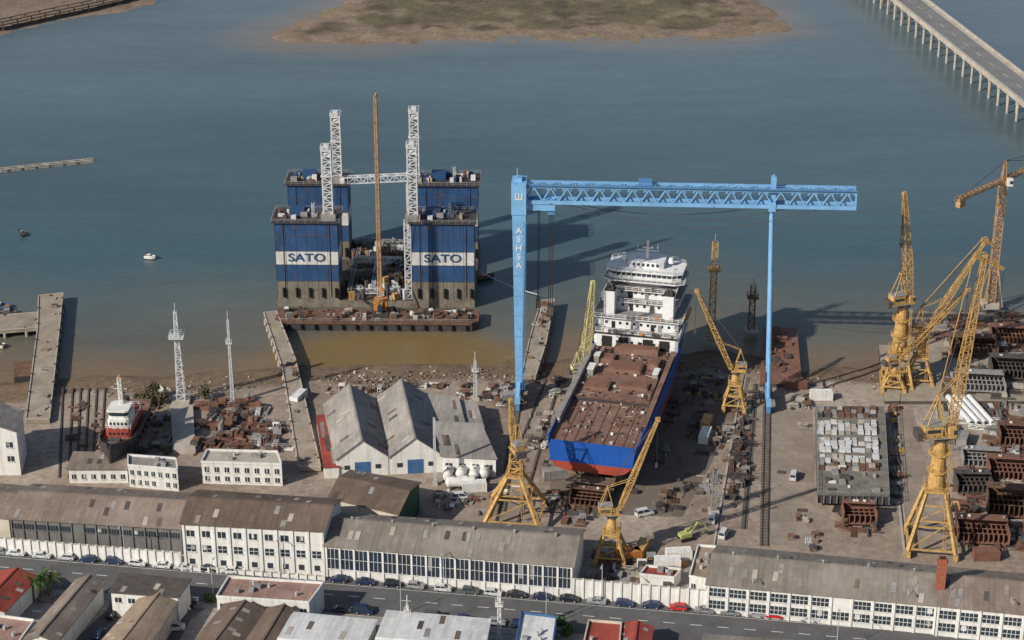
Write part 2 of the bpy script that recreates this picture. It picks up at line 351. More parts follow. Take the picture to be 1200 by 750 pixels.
for px,py,yw in [(205,738,.1),(212,716,.3),(133,722,1.2),(116,745,1.3),(140,738,1.2),(225,708,1.4),(655,742,1.2)]:
    p=g(px,py); car(p.x,p.y,yw,R.choice(paints),R.choice(['hatch','sedan','van']))
for px,py,yw in [(755,604,.4),(848,628,1.2),(540,585,.1),(835,610,1.3),(930,560,1.3)]:
    p=g(px,py); car(p.x,p.y,yw,R.choice(paints[:2]),'van',z=.012)
# ---------------------------------------------------------------- street lamps
def street_lamp(px,py,h=10,yaw=0):
    p=g(px,py); mb=MB(); mb.box((0,0,0),(.5,.5,.4),conc2); mb.cyl((0,0,.4),(0,0,h),.13,lamp,.07,8)
    mb.beam((0,0,h),(0,-1.8,h+.3),.1,lamp); mb.box((0,-2.1,h+.22),(.35,.9,.16),lamp); mb.obj('street_lamp',(p.x,p.y,0),yaw)
for px in (147,330,520,705,880,1060,1180): street_lamp(px,645+px*.0856,10,SYAW)
for px in (250,470,640,980): street_lamp(px,680+px*.0856,9,SYAW+math.pi)
# ---------------------------------------------------------------- buildings
def facade(mb,L,h,n,rows,wall,pil=.5,gl=glass,x0=0,proud=.25,y=0,door=None):
    bw=L/n; rr=random.Random(int(L*10))
    if pil:
        for i in range(n+1): mb.box((x0+min(max(i*bw,pil/2),L-pil/2),y-proud/2,0),(pil,proud,h-.1),wall)
    for (z0,z1,f,mul) in rows:
        for i in range(n):
            cx=x0+(i+.5)*bw; w=bw*f
            if rr.random()<.06: continue
            mb.box((cx,y-.03,z0),(w,.1,z1-z0),gl)
            if rr.random()<.3: mb.box((cx-w/2+w*rr.choice([.25,.5,.75]),y-.06,z0+(z1-z0)*.3),(w*.3,.1,(z1-z0)*.68),rr.choice([grey,dwhite,dark]))
            mb.box((cx,y-.12,z0-.15),(w+.2,.24,.15),wall)
            for k in range(1,mul): mb.box((cx-w/2+w*k/mul,y-.09,z0),(.1,.1,z1-z0),wall)
            if z1-z0>1.8: mb.box((cx,y-.10,(z0+z1)/2),(w,.08,.09),wall)
def building(name,q,h,wall,roof,kind='flat',rise=2.,over=.5,fac=None,sidewin=0,detail=None,gw=None,parapet=.6):
    P=[g(x,y,h) for x,y in q]; ax=Vector((P[1].x-P[0].x,P[1].y-P[0].y)); yaw=math.atan2(ax.y,ax.x); c_,s_=math.cos(-yaw),math.sin(-yaw)
    Lc=[]
    for p in P:
        dx,dy=p.x-P[0].x,p.y-P[0].y; Lc.append(Vector((dx*c_-dy*s_,dx*s_+dy*c_)))
    mb=MB(); A,B_,C_,D=Lc; W=B_.x
    for a,b in ((A,B_),(B_,C_),(C_,D),(D,A)): mb.poly([(a.x,a.y,-.2),(b.x,b.y,-.2),(b.x,b.y,h),(a.x,a.y,h)],wall)
    t=.22; rr=random.Random(int(q[0][0]*3+q[1][1]))
    def rf(pts,patch=0):
        mb.poly(pts,roof); lo=[(p[0],p[1],p[2]-t) for p in pts]; mb.poly(lo[::-1],roof); n=len(pts)
        for i in range(n): j=(i+1)%n; mb.poly([lo[i],lo[j],pts[j],pts[i]],roof)
        a,b,c,d=[Vector(p) for p in pts]
        for k in range(patch):
            u0=rr.uniform(.03,.93); v0=rr.choice([.05,.3,.55]); du=1.1/max((b-a).length,1); dv=.3
            def S(u,v): return tuple(a.lerp(b,u).lerp(d.lerp(c,u),v)+Vector((0,0,.06)))
            mb.poly([S(u0,v0),S(u0+du,v0),S(u0+du,v0+dv),S(u0,v0+dv)],rr.choice([roofD,grey,conc2,roofC,steel]))
    def ext(a,b,o):
        d=(b-a).normalized()*o; return a-d,b+d
    if kind=='flat':
        mb.poly([(p.x,p.y,h-.05) for p in Lc],roof)
        for a,b in ((A,B_),(B_,C_),(C_,D),(D,A)): mb.beam((a.x,a.y,h+parapet/2-.1),(b.x,b.y,h+parapet/2-.1),.3,wall,h=parapet)
    elif kind in('lr','fb'):
        if kind=='lr': e1,e2,r1,r2=(A,B_),(D,C_),(A+D)/2,(B_+C_)/2; gl_=[(A,D,r1),(B_,C_,r2)]
        else: e1,e2,r1,r2=(A,D),(B_,C_),(A+B_)/2,(D+C_)/2; gl_=[(A,B_,r1),(D,C_,r2)]
        for a,b,r in gl_: mb.poly([(a.x,a.y,h),(b.x,b.y,h),(r.x,r.y,h+rise)],gw or wall)
        R1,R2=ext(r1,r2,over)
        for e in(e1,e2):
            a,b=ext(e[0],e[1],over); mid=(e[0]+e[1])/2; rm=(r1+r2)/2; o=(mid-rm).normalized()*over; dz=-rise*over/((mid-rm).length)
            a=a+o;b=b+o; rf([(a.x,a.y,h+dz+t),(b.x,b.y,h+dz+t),(R2.x,R2.y,h+rise+t),(R1.x,R1.y,h+rise+t)],int((b-a).length/5))
        mb.beam((R1.x,R1.y,h+rise+t+.05),(R2.x,R2.y,h+rise+t+.05),.5,roof,h=.14)
        e=ext(e1[0],e1[1],over); mb.beam((e[0].x,e[0].y,h-.1),(e[1].x,e[1].y,h-.1),.2,wall)
    elif kind=='shed':
        rf([(A.x-over,A.y-over,h+.1),(B_.x+over,B_.y-over,h+.1),(C_.x+over,C_.y+over,h+rise),(D.x-over,D.y+over,h+rise)],4)
        mb.poly([(B_.x,B_.y,h),(C_.x,C_.y,h),(C_.x,C_.y,h+rise-.2)],wall); mb.poly([(A.x,A.y,h),(D.x,D.y,h),(D.x,D.y,h+rise-.2)],wall); mb.poly([(D.x,D.y,h),(C_.x,C_.y,h),(C_.x,C_.y,h+rise-.2),(D.x,D.y,h+rise-.2)],wall)
    if fac: facade(mb,W,h,fac[0],fac[1],wall,*(fac[2:] if len(fac)>2 else ()))
    if detail: detail(mb,W,Lc,h)
    if kind=='flat':
        for i in range(6):
            u,v=rr.uniform(.15,.85),rr.uniform(.2,.8); p=A.lerp(B_,u).lerp(D.lerp(C_,u),v); k=rr.random()
            if k<.5: mb.box((p.x,p.y,h-.1),(rr.uniform(.8,1.6),rr.uniform(.8,1.4),rr.uniform(.6,1.1)),grey)
            else: mb.cyl((p.x,p.y,h-.1),(p.x,p.y,h+.9),.35,lamp)
    return mb.obj(name,(P[0].x,P[0].y,0),yaw)
def vents(n,rise):
    def f(mb,W,L,h):
        for i in range(n):
            x=W*(i+.5)/n; y=L[3].y/2; mb.cyl((x,y,h+rise),(x,y,h+rise+.7),.25,grey); mb.cyl((x,y,h+rise+.7),(x,y,h+rise+.9),.4,grey,.1)
    return f
building('long_warehouse',[(12,607),(212,619),(228,579),(40,568)],7,greyw,roofA,'lr',2.6,fac=(14,[(4.2,5.6,.8,4)],.3))
building('workshop_annex',[(-70,600),(10,607),(36,571),(-40,564)],6.2,cream,roofA,'lr',2.2)
building('white_office_workshop',[(213,613),(379,622),(399,586),(233,575)],12,white,roofC,'lr',2.4,fac=(9,[(8.6,10.2,.5,2),(4.6,6.4,.55,2),(1.2,2.6,.35,1)],.55),gw=white)
building('long_workshop_hall',[(381,639),(671,663),(684,621),(401,602)],8.4,white,roofB,'lr',2.8,fac=(17,[(2.4,7.6,.86,3)],.45,bglass),detail=vents(6,3))
building('riverside_store',[(386,583),(466,602),(491,566),(412,552)],8,cream,roofC,'lr',1.8,gw=green,detail=lambda mb,W,L,h:(mb.poly([(L[1].x+.06,L[1].y,0),(L[2].x+.06,L[2].y,0),(L[2].x+.06,L[2].y,h),(L[1].x+.06,L[1].y,h)],green)))
building('long_factory_hall',[(829,684),(1098,709),(1106,665),(842,640)],7.6,white,roofB,'lr',2.8,fac=(11,[(4.6,6.6,.78,4),(1.4,3.4,.78,4)],.5),detail=vents(5,3))
building('long_factory_hall',[(1099,709),(1330,732),(1330,686),(1107,665)],7.9,white,roofA,'lr',2.8,fac=(9,[(4.6,6.6,.78,4),(1.4,3.4,.78,4)],.5))
building('small_gatehouse',[(808,676),(828,680),(845,642),(818,640)],6,white,roofT,'flat',fac=(2,[(3,4.4,.5,2)],0))
def roller(mb,W,L,h):
    mb.box((W*.5,-.05,0),(W*.3,.12,min(4,h*.8)),bluebox); mb.box((W*.2,-.04,2),(1.4,.1,1.2),glass); mb.box((W*.8,-.04,2),(1.4,.1,1.2),glass)
building('gabled_shed',[(394,538),(455,535),(440,468),(380,474)],5.2,white,roofD,'fb',5,over=.4,detail=roller)
building('gabled_shed',[(456,535),(517,532),(500,463),(441,467)],5.2,white,roofD,'fb',5,over=.4,detail=roller)
building('gabled_shed',[(518,534),(581,537),(562,503),(510,500)],5.4,white,roofD,'shed',1.5,fac=(4,[(2,3.4,.5,2)],0))
building('low_store',[(505,498),(545,500),(535,470),(500,466)],4.5,white,roofD,'shed',1.2)
building('low_store',[(546,499),(566,500),(556,474),(537,472)],3.8,cream,roofD,'shed',.8)
building('red_roofed_shelter',[(380,548),(397,547),(385,488),(371,490)],3.2,white,roofR,'shed',.8,over=.2)
building('riverside_office',[(150,546),(208,551),(206,538),(150,534)],6,white,roofD,'flat',fac=(7,[(3.6,4.9,.5,2),(.9,2.2,.5,2)],0))
building('riverside_office',[(80,549),(149,549),(149,535),(88,534)],4.2,white,roofA,'shed',1,fac=(6,[(1.2,2.5,.45,2)],0))
building('shipyard_office',[(236,542),(330,545),(325,530),(243,528)],6,white,conc2,'flat',fac=(8,[(3.4,4.8,.45,2),(.9,2.2,.45,2)],0))
building('white_shed',[(-60,505),(19,506),(26,482),(-50,480)],12.5,white,roofD,'fb',3,fac=(4,[(8,9.5,.4,2),(4,5.5,.4,2)],0))
building('town_house',[(-45,716),(5,716),(42,677),(-2,671)],5,white,roofR,'fb',1.6,fac=(3,[(2.2,3.5,.4,2)],0))
building('town_house',[(-60,760),(14,765),(40,728),(-20,720)],5,white,roofP,'flat')
building('town_warehouse',[(28,750),(66,752),(120,684),(90,680)],5.2,white,roofA,'fb',1.5)
building('town_warehouse',[(130,693),(208,699),(222,683),(143,676)],6.5,white,steel,'shed',.8,fac=(5,[(3.8,5,.5,2)],0))
building('town_warehouse',[(104,770),(160,776),(206,706),(165,701)],5.2,cream,roofT,'fb',1.5)
building('town_workshop',[(254,700),(362,707),(379,684),(268,677)],6.5,white,roofP,'flat',fac=(8,[(3.5,5,.5,2)],0))
building('town_warehouse',[(206,780),(262,785),(310,716),(264,709)],5.4,cream,roofC,'fb',1.6)
building('town_warehouse',[(268,782),(318,786),(352,720),(314,714)],5.4,cream,roofC,'fb',1.6)
building('white_roofed_warehouse',[(310,790),(410,798),(440,728),(345,719)],6,white,whroof,'lr',1)
building('white_roofed_warehouse',[(430,790),(560,800),(573,727),(455,717)],6,white,whroof,'lr',1)
building('white_roofed_warehouse',[(598,790),(642,795),(652,724),(611,719)],5.5,bluebox,whroof,'flat')
building('town_house',[(676,790),(722,795),(728,731),(690,728)],5,cream,roofR,'flat')
building('town_house',[(724,795),(752,797),(764,736),(729,732)],4.6,white,roofR,'fb',1.)
building('town_warehouse',[(815,800),(1000,815),(1006,757),(826,745)],4.5,cream,roofB,'lr',1)
def chimney(px,py,h):
    p=g(px,py); mb=MB(); mb.box((0,0,0),(2,2,h-1.2),brick); mb.box((0,0,h-1.2),(2.4,2.4,.5),brick); mb.box((0,0,h-.7),(1.8,1.8,.7),brick); mb.box((0,0,h),(1.2,1.2,.05),dark); mb.obj('brick_chimney',(p.x,p.y,0),SYAW)
chimney(1097,731,17)
def wall_run(name,p1,p2,h,mat,n,t=.3):
    a=g(*p1);b=g(*p2);L=(b-a).length;mb=MB(); mb.box((L/2,0,-.1),(L,t,h),mat); mb.box((L/2,0,h-.1),(L,t+.15,.15),conc2)
    for i in range(n+1): mb.box((L*i/n,-.1,-.1),(.5,t+.3,h+.25),mat)
    mb.obj(name,(a.x,a.y,0),math.atan2(b.y-a.y,b.x-a.x))
wall_run('perimeter_wall',(-40,643),(212,664),3.8,white,26)
wall_run('perimeter_wall',(672,700),(828,714),5.,white,14)
wall_run('perimeter_wall',(214,668),(380,680),1.2,white,16)
# ---------------------------------------------------------------- jetties, quays
slab('concrete_pier',[(45,346),(74,343),(70,382),(58,492),(30,492),(44,384)],1.2,.1,conc,piles=6)
slab('concrete_pier',[(-60,374),(45,366),(44,384),(-60,392)],1.15,.1,conc,piles=6)
slab('concrete_jetty',[(309,366),(324,364),(346,420),(376,548),(350,548),(331,432)],1.3,.3,conc,piles=5)
slab('work_jetty',[(634,352),(650,350),(640,402),(628,440),(611,440),(620,400)],1.6,.3,conc,piles=5)
slab('concrete_slipway',[(199,474),(226,474),(229,526),(203,526)],1.5,-.5,conc2)
slab('quay_platform',[(1066,364),(1240,364),(1290,470),(1055,470)],1.,-4,conc,steel)
slab('quay_platform',[(1030,404),(1065,404),(1054,470),(1036,470)],.96,-4,conc,steel)
slab('quay_platform',[(895,384),(934,384),(940,450),(890,450)],1.,-4,rust2,steel)
slab('small_barge',[(16,424),(40,422),(38,440),(16,442)],.6,-2,rust,greyd)
def track(name,p1,p2,gauge=0,bed=None,bw=2.):
    a=g(*p1);b=g(*p2);L=(b-a).length;mb=MB()
    if bed: mb.box((L/2,0,-.1),(L,bw,.13),bed)
    for o in ((-gauge/2,gauge/2) if gauge else (0,)): mb.box((L/2,o,.02),(L,.22,.22),steel)
    if gauge:
        for i in range(int(L/1.5)): mb.box((i*1.5,0,-.08),(.4,gauge+.8,.16),wood)
    mb.obj(name,(a.x,a.y,0),math.atan2(b.y-a.y,b.x-a.x))
track('gantry_rail',(896,640),(900,445),1.4,oily,2.4)
track('gantry_rail',(588,600),(611,446),1.4,oily,2.4)
track('crane_rail',(838,640),(872,440),0,conc2,1.2); track('crane_rail',(872,620),(886,450),0,oily,1.6)
track('crane_rail',(600,640),(655,450),0,oily,1.2)
track('crane_rail',(1062,650),(1040,450),0,conc2,1.4); track('crane_rail',(1122,660),(1095,450),0,conc2,1.4)
for i,x in enumerate((74,84,92,100,108,116)): track('slipway_rail',(x-4+i,560),(x+i*1.5,455),0,rust if i%2 else steel,.8)
track('slipway_rail',(560,640),(640,445),0,oily,1.)
# shoreline rubble: one mesh of irregular boulders
def rubble():
    mb=MB(); rr=random.Random(77)
    for i in range(700):
        px=rr.choice([rr.uniform(90,310),rr.uniform(372,640),rr.uniform(372,640),rr.uniform(700,1040)]); k=rr.gauss(0,3.5)
        x=g(px,450).x; y=float(np.interp(x,SX,SY))+3+k; r=rr.uniform(.15,.75); z=-max(0,k+3)*.1-.1
        n=6; a0=rr.random()*6; ring=[(x+math.cos(a0+j*1.047)*r*rr.uniform(.7,1.2),y+math.sin(a0+j*1.047)*r*rr.uniform(.7,1.2)) for j in range(n)]
        mb.prism(ring,z-.4,z+r*rr.uniform(.4,.8),rr.choice([rock,rock,conc2,wood]),None,[(x+(p[0]-x)*.55,y+(p[1]-y)*.55) for p in ring])
    mb.obj('shore_rubble')
rubble()
# ---------------------------------------------------------------- gantry crane
fl=g(608,468); fr=g(899,475); GY=math.atan2(fr.y-fl.y,fr.x-fl.x); GL=(fr-fl).length
def gantry():
    mb=MB(); zb,zt=58.2,63.4; GT=GL-1.9
    p=[(-1.7,-3.),(1.9,-3.),(1.9,3.),(-1.7,3.)]; q=[(-.8,-1.8),(.9,-1.8),(.9,1.8),(-.8,1.8)]
    mb.prism(q,4,55.5,gblue,gblue,p); mb.prism([(-1.9,-3.2),(2.,-3.2),(2.,3.2),(-1.9,3.2)],55.5,64.2,gblue)
    for z in range(8,54,6): f=(z-4)/51.5; mb.box((.05+.05*f,0,z),(1.76+1.9*f,3.66+2.4*f,.12),gblue2)
    for s_ in(-1,1): mb.beam((0,s_*2,6),(0,s_*7,3.2),1.1,gblue,w2=.8)
    mb.box((0,0,2.4),(1.5,16,1.6),gblue); 
    for y in (-7,-5,5,7): mb.box((0,y,.3),(1.1,1.6,2),gblue2); mb.cyl((-.4,y,.6),(.4,y,.6),.45,steel)
    for s_ in(-1,1): mb.cyl((GL,s_*3.,4),(GT,s_*.9,zb+1),.52,gblue,.52,12)
    mb.box((GL,0,2.4),(1.3,12,1.4),gblue); mb.beam((GL-.3,-2.8,14),(GL-.3,2.8,14),.4,gblue); mb.beam((GL-1,-2,34),(GL-1,2,34),.4,gblue)
    for y in (-5,-3.4,3.4,5): mb.box((GL,y,.3),(1.,1.4,2),gblue2); mb.cyl((GL-.4,y,.6),(GL+.4,y,.6),.45,steel)
    mb.box((GT,0,zb-.8),(1.8,4.4,2.4),gblue); mb.box((GT+.2,0,zb+1.6),(1.3,1.6,zt-zb+1.4),gblue); mb.beam((GT+.2,0,zt+1),(GT+.2,0,zt+3.6),.3,gblue)
    x0,x1=1.9,GL+19.5; w=1.7
    for s_ in(-1,1):
        mb.box(((x0+x1)/2,s_*w,zt-.7),(x1-x0,.55,.8),gblue); mb.box(((x0+x1)/2,s_*w,zb),(x1-x0,.6,.95),gblue)
        n=20; dx=(x1-x0)/n
        for i in range(n):
            a=x0+i*dx
            mb.beam((a,s_*w,zb+.9),(a+dx/2,s_*w,zt-.7),.3,gblue); mb.beam((a+dx/2,s_*w,zt-.7),(a+dx,s_*w,zb+.9),.3,gblue)
    for i in range(21):
        a=x0+i*(x1-x0)/20
        mb.beam((a,-w,zt-.35),(a,w,zt-.35),.25,gblue); mb.beam((a,-w,zb+.5),(a,w,zb+.5),.25,gblue)
        if i<20: mb.beam((a,-w,zt-.35),(a+(x1-x0)/20,w,zt-.35),.16,gblue)
    mb.rail([(x0,-w-.8),(x1,-w-.8)],zt+.2,gblue,1.,step=3,t=.07)
    mb.box(((x0+x1)/2,-w-.6,zt+.1),(x1-x0,.7,.08),gblue2)
    for s_ in (-1,1): mb.box((x1+.15,s_*w,zb),(.4,.7,zt-zb+.1),gblue)
    mb.box((6,0,zb-1.9),(7,3.4,2.4),gblue); mb.box((8.5,0,zb-3.2),(1.8,2.4,1.4),gblue2); mb.box((33,0,zt+.25),(3.5,3.6,1.),gblue2)
    for x in (5.,5.4,8.,8.5,9): 
        mb.beam((x,-.8,zb-1.6),(x,-.8,30-x*.4),.14,dark); mb.beam((x,.8,zb-1.6),(x,.8,30-x*.4),.14,dark)
    mb.box((5.2,0,28),(1.2,2.2,2.2),steel); mb.box((8.5,0,26),(1.6,2.2,2.4),steel); mb.cyl((8.5,0,26),(8.5,0,24),.3,steel)
    for k,sag in ((0,6.),(1,4.6),(2,3.4)):
        pr=None
        for i in range(25):
            t=i/24; x=11+t*(78-11-6*k); z=zb-.1-sag*4*t*(1-t); y=(-1.5,0,1.5)[k]
            if pr: mb.beam(pr,(x,y,z),.13,steel)
            pr=(x,y,z)
    mb.beam((-.5,0,64.2),(-.5,0,67.5),.2,gblue); mb.box((-.1,0,64.2),(1.8,3,.8),gblue)
    mb.lat((1.5,-3.6,5),(1.7,-3.8,54),.7,gblue2,.06,30)
    o=mb.obj('gantry_crane',(fl.x,fl.y,0),GY)
    for i,ch in enumerate('ASHSA'): 
        z=51-i*2.5; yy=-(1.8+1.2*(z-4)/51.5)-.12; text_mesh(ch,2.3,white,'lettering_%d'%i,o,(.1,yy,z),(math.pi/2+.023,0,0),1.)
    text_mesh('Ш',2.3,white,'emblem',o,(.1,-3.3,60.5),(math.pi/2,0,0))
gantry()
# ---------------------------------------------------------------- floating dock
def dock():
    base=g(441,360,WZ); yaw=math.radians(-1.); mb=MB(); W=60.5; x0=-W/2
    mb.prism([(x0,0),(W/2,0),(W/2,50),(x0,50)],-4,.8,dgrey,steel)
    TW,TD,TH=19.0,10,26.2
    def tower(x,y):
        bands=[(.8,7.2,dgrey),(7.2,12.6,dblue),(12.6,17.,dwhite),(17.,TH,dblue)]
        for a,b,m_ in bands: mb.box((x,y+TD/2,a),(TW,TD,b-a),m_)
        mb.box((x,y+TD/2,TH),(TW+1.8,TD+1.6,.3),greyd); mb.rail([(x-TW/2-.8,y-.7),(x+TW/2+.8,y-.7),(x+TW/2+.8,y+TD+.7),(x-TW/2-.8,y+TD+.7)],TH+.3,grey,1.1,True,2,.1)
        for xx in (-7,7): mb.beam((x+xx,y-.15,2),(x+xx,y-.15,TH),.16,steel)
        for zz in (7.2,12.6,17,22): mb.box((x,y-.05,zz-.1),(TW,.1,.1),steel)
        for k in range(7): mb.beam((x-TW/2+k*TW/6,y-.02,1),(x-TW/2+k*TW/6,y-.02,TH),.07,greyd)
        rr=random.Random(int(x*7+y))
        for i in range(26): mb.box((x+rr.uniform(-8.5,8.5),y+rr.uniform(1,TD-1),TH+.3),(rr.uniform(.5,2.2),rr.uniform(.5,1.8),rr.uniform(.5,1.8)),rr.choice([white,grey,steel,grey,dblue,latw,rust,yel]))
        mb.box((x-3,y+6,TH+.3),(4.5,3.5,2.4),dblue); mb.lat((x+2,y+4,TH+.3),(x+2,y+4,TH+5),.7,latw,.09)
        for i in range(5): mb.cyl((x-TW/2+2+i*4,y-.45,2.),(x-TW/2+2+i*4,y-.45,5),.4,tire)
    xl=x0+TW/2+.1; xr=-xl
    for y in (0,33): tower(xl,y); tower(xr,y)
    for (x,y,z1) in ((xl+TW/2-2.6,2.4,48.5),(xr-TW/2+.6,2.4,49.5),(xl+TW/2-3.2,36,48),(xr-TW/2-.9,36,49.5)):
        zb=TH-2; mb.lat((x,y,zb),(x,y,z1),2.7,latw,.3,15); mb.box((x,y,z1),(3.2,3.2,.4),latw); mb.rail([(x-1.6,y-1.6),(x+1.6,y-1.6),(x+1.6,y+1.6),(x-1.6,y+1.6)],z1+.4,latw,1.2,True,1.5,.12)
        mb.box((x,y,z1+.4),(1.6,1.6,1.4),latw); mb.box((x,y,z1-8),(3.6,3.6,.35),latw); mb.box((x,y,z1-2),(2.4,2.4,1.6),latw)
        mb.cyl((x,y,zb),(x,y,z1-1),.45,grey); mb.box((x,y,TH),(4.4,4,2.4),grey); 
        if x>0: mb.lat((x-1.8,y,1),(x-1.8,y,TH),2.,latw,.2,12)
    mb.lat((xl+TW/2-2,35,TH+1),(xr-TW/2+1,35,TH+2.4),2.,latw,.22,12)
    a=xl+TW/2+1; b=xr-TW/2-1; rr=random.Random(5)
    for k in range(6):
        y=4+k*7.2; mb.lat((a+rr.uniform(0,3),y,2.5+(k%2)*1.6),(b-rr.uniform(0,4),y+rr.uniform(-1,1),2.5+(k%2)*1.6),1.6,(latw,steel,grey)[k%3],.17,12)
    for k in range(3): mb.lat((a+2+k*7.,1+k*3,3.6),(a+2+k*6.4,36,3.6),1.1,(grey,latw,steel)[k],.15,18)
    for i in range(170): 
        m_=rr.choice([steel,steel,greyd,rust,grey,latw,rust2,greyd,dwhite,yel]); x=rr.uniform(a,b); y=rr.uniform(0,46); k=rr.random()
        if k<.6: mb.box((x,y,.8),(rr.uniform(.5,2.2),rr.uniform(.5,2.2),rr.uniform(.6,4)),m_,rr.uniform(0,1.5))
        elif k<.8: mb.cyl((x,y,.8),(x,y,rr.uniform(2,6)),rr.uniform(.2,.8),m_)
        else: mb.beam((x,y,rr.uniform(1,3)),(x+rr.uniform(-3,3),y+rr.uniform(-6,6),rr.uniform(1,6)),.3,m_)
    o=mb.obj('floating_dock',(base.x,base.y,0),yaw)
    for x in (xl,xr): text_mesh('SATO',3.6,dblue,'dock_sign',o,(x,-.12,14.8),(math.pi/2,0,0),1.25)
    for x in (xl,xr): text_mesh('SATO',3.6,dblue,'dock_sign_aft',o,(x,32.88,14.8),(math.pi/2,0,0),1.25)
    return o
dock()
def workbarge():
    P=g(443,383,0); mb=MB()
    mb.prism([(-29,0),(28,0),(30,1.5),(30,10),(-31,10),(-31,1.5)],-3,1.4,greyd,rust)
    mb.box((-.5,-.2,.9),(57,.3,.4),rust); mb.rail([(-29,.3),(28,.3)],1.4,grey,1,step=3)
    rr=random.Random(8)
    for i in range(90):
        x=rr.uniform(-29,28); mb.box((x,rr.uniform(1.2,9),1.4),(rr.uniform(.4,2.2),rr.uniform(.4,1.6),rr.uniform(.3,1.6)),rr.choice([rust,steel,grey,rust,conc2,greyd,white,wood]),rr.uniform(0,.5))
    for i in range(14): mb.cyl((-27+i*4.1,-.4,-.7),(-27+i*4.1,-.4,.7),.45,tire)
    mb.obj('work_barge',(P.x,P.y,0),math.radians(-1))
workbarge()
def derrick():
    p=g(446,368,1.4); mb=MB(); mb.box((0,0,1.4),(5,6,1.2),greyd); mb.box((0,1.5,2.6),(4,4,3),ora); mb.box((0,-1.2,2.8),(1.5,1.5,2),glass)
    mb.cyl((-2.2,0,1.9),(2.2,0,1.9),.9,tire); mb.lat((0,-.5,4),(.2,0,69.5),1.1,orb,.2,50,w2=.6); mb.beam((0,2.5,6),(0,5.5,14),.3,orb); mb.beam((0,5.5,14),(.2,0,69),.12,steel)
    mb.beam((.2,0,69.5),(.8,-1,71),.4,orb); mb.beam((.9,-1,70.5),(.9,-1,10),.1,dark); mb.box((.9,-1,9),(.6,.6,1.4),ora)
    mb.obj('crawler_crane',(p.x,p.y,0))
derrick()
# ---------------------------------------------------------------- ship
def hull(mb,st,zsplit,low,top,deck,rail_h=1.1,bul=None):
    ring=[]
    for (y,hd,hw,hb,zk,zd) in st:
        zs=max(zk+.4,min(zsplit,zd-.5))
        ring.append([(-hd,y,zd),(-hw,y,zs),(-hb,y,zk+ (zs-zk)*.25),(-hb*.75,y,zk),(0,y,zk),(hb*.75,y,zk),(hb,y,zk+(zs-zk)*.25),(hw,y,zs),(hd,y,zd)])
    for i in range(len(ring)-1):
        a,b=ring[i],ring[i+1]
        for k in range(8): mb.poly([a[k],a[k+1],b[k+1],b[k]],top if k in(0,7) else low)
        mb.poly([a[0],b[0],b[8],a[8]],deck)
        if bul:
            for e in (0,8):
                p,q=Vector(a[e]),Vector(b[e]); u=Vector((0,0,rail_h/2)); mb.beam(p+u,q+u,.22,bul,h=rail_h)
    a=ring[0]; mb.poly([a[0],a[1],a[7],a[8]],top); mb.poly(a[1:8],low)
    a=ring[-1]; mb.poly([a[8],a[7],a[1],a[0]],top); mb.poly(a[1:8][::-1],low)
def rnd(x,y0,y1,c):
    return [(-x+c,y0),(x-c,y0),(x,y0+c*.6),(x,y1-c),(x-c*1.2,y1),(-x+c*1.2,y1),(-x,y1-c),(-x,y0+c*.6)]
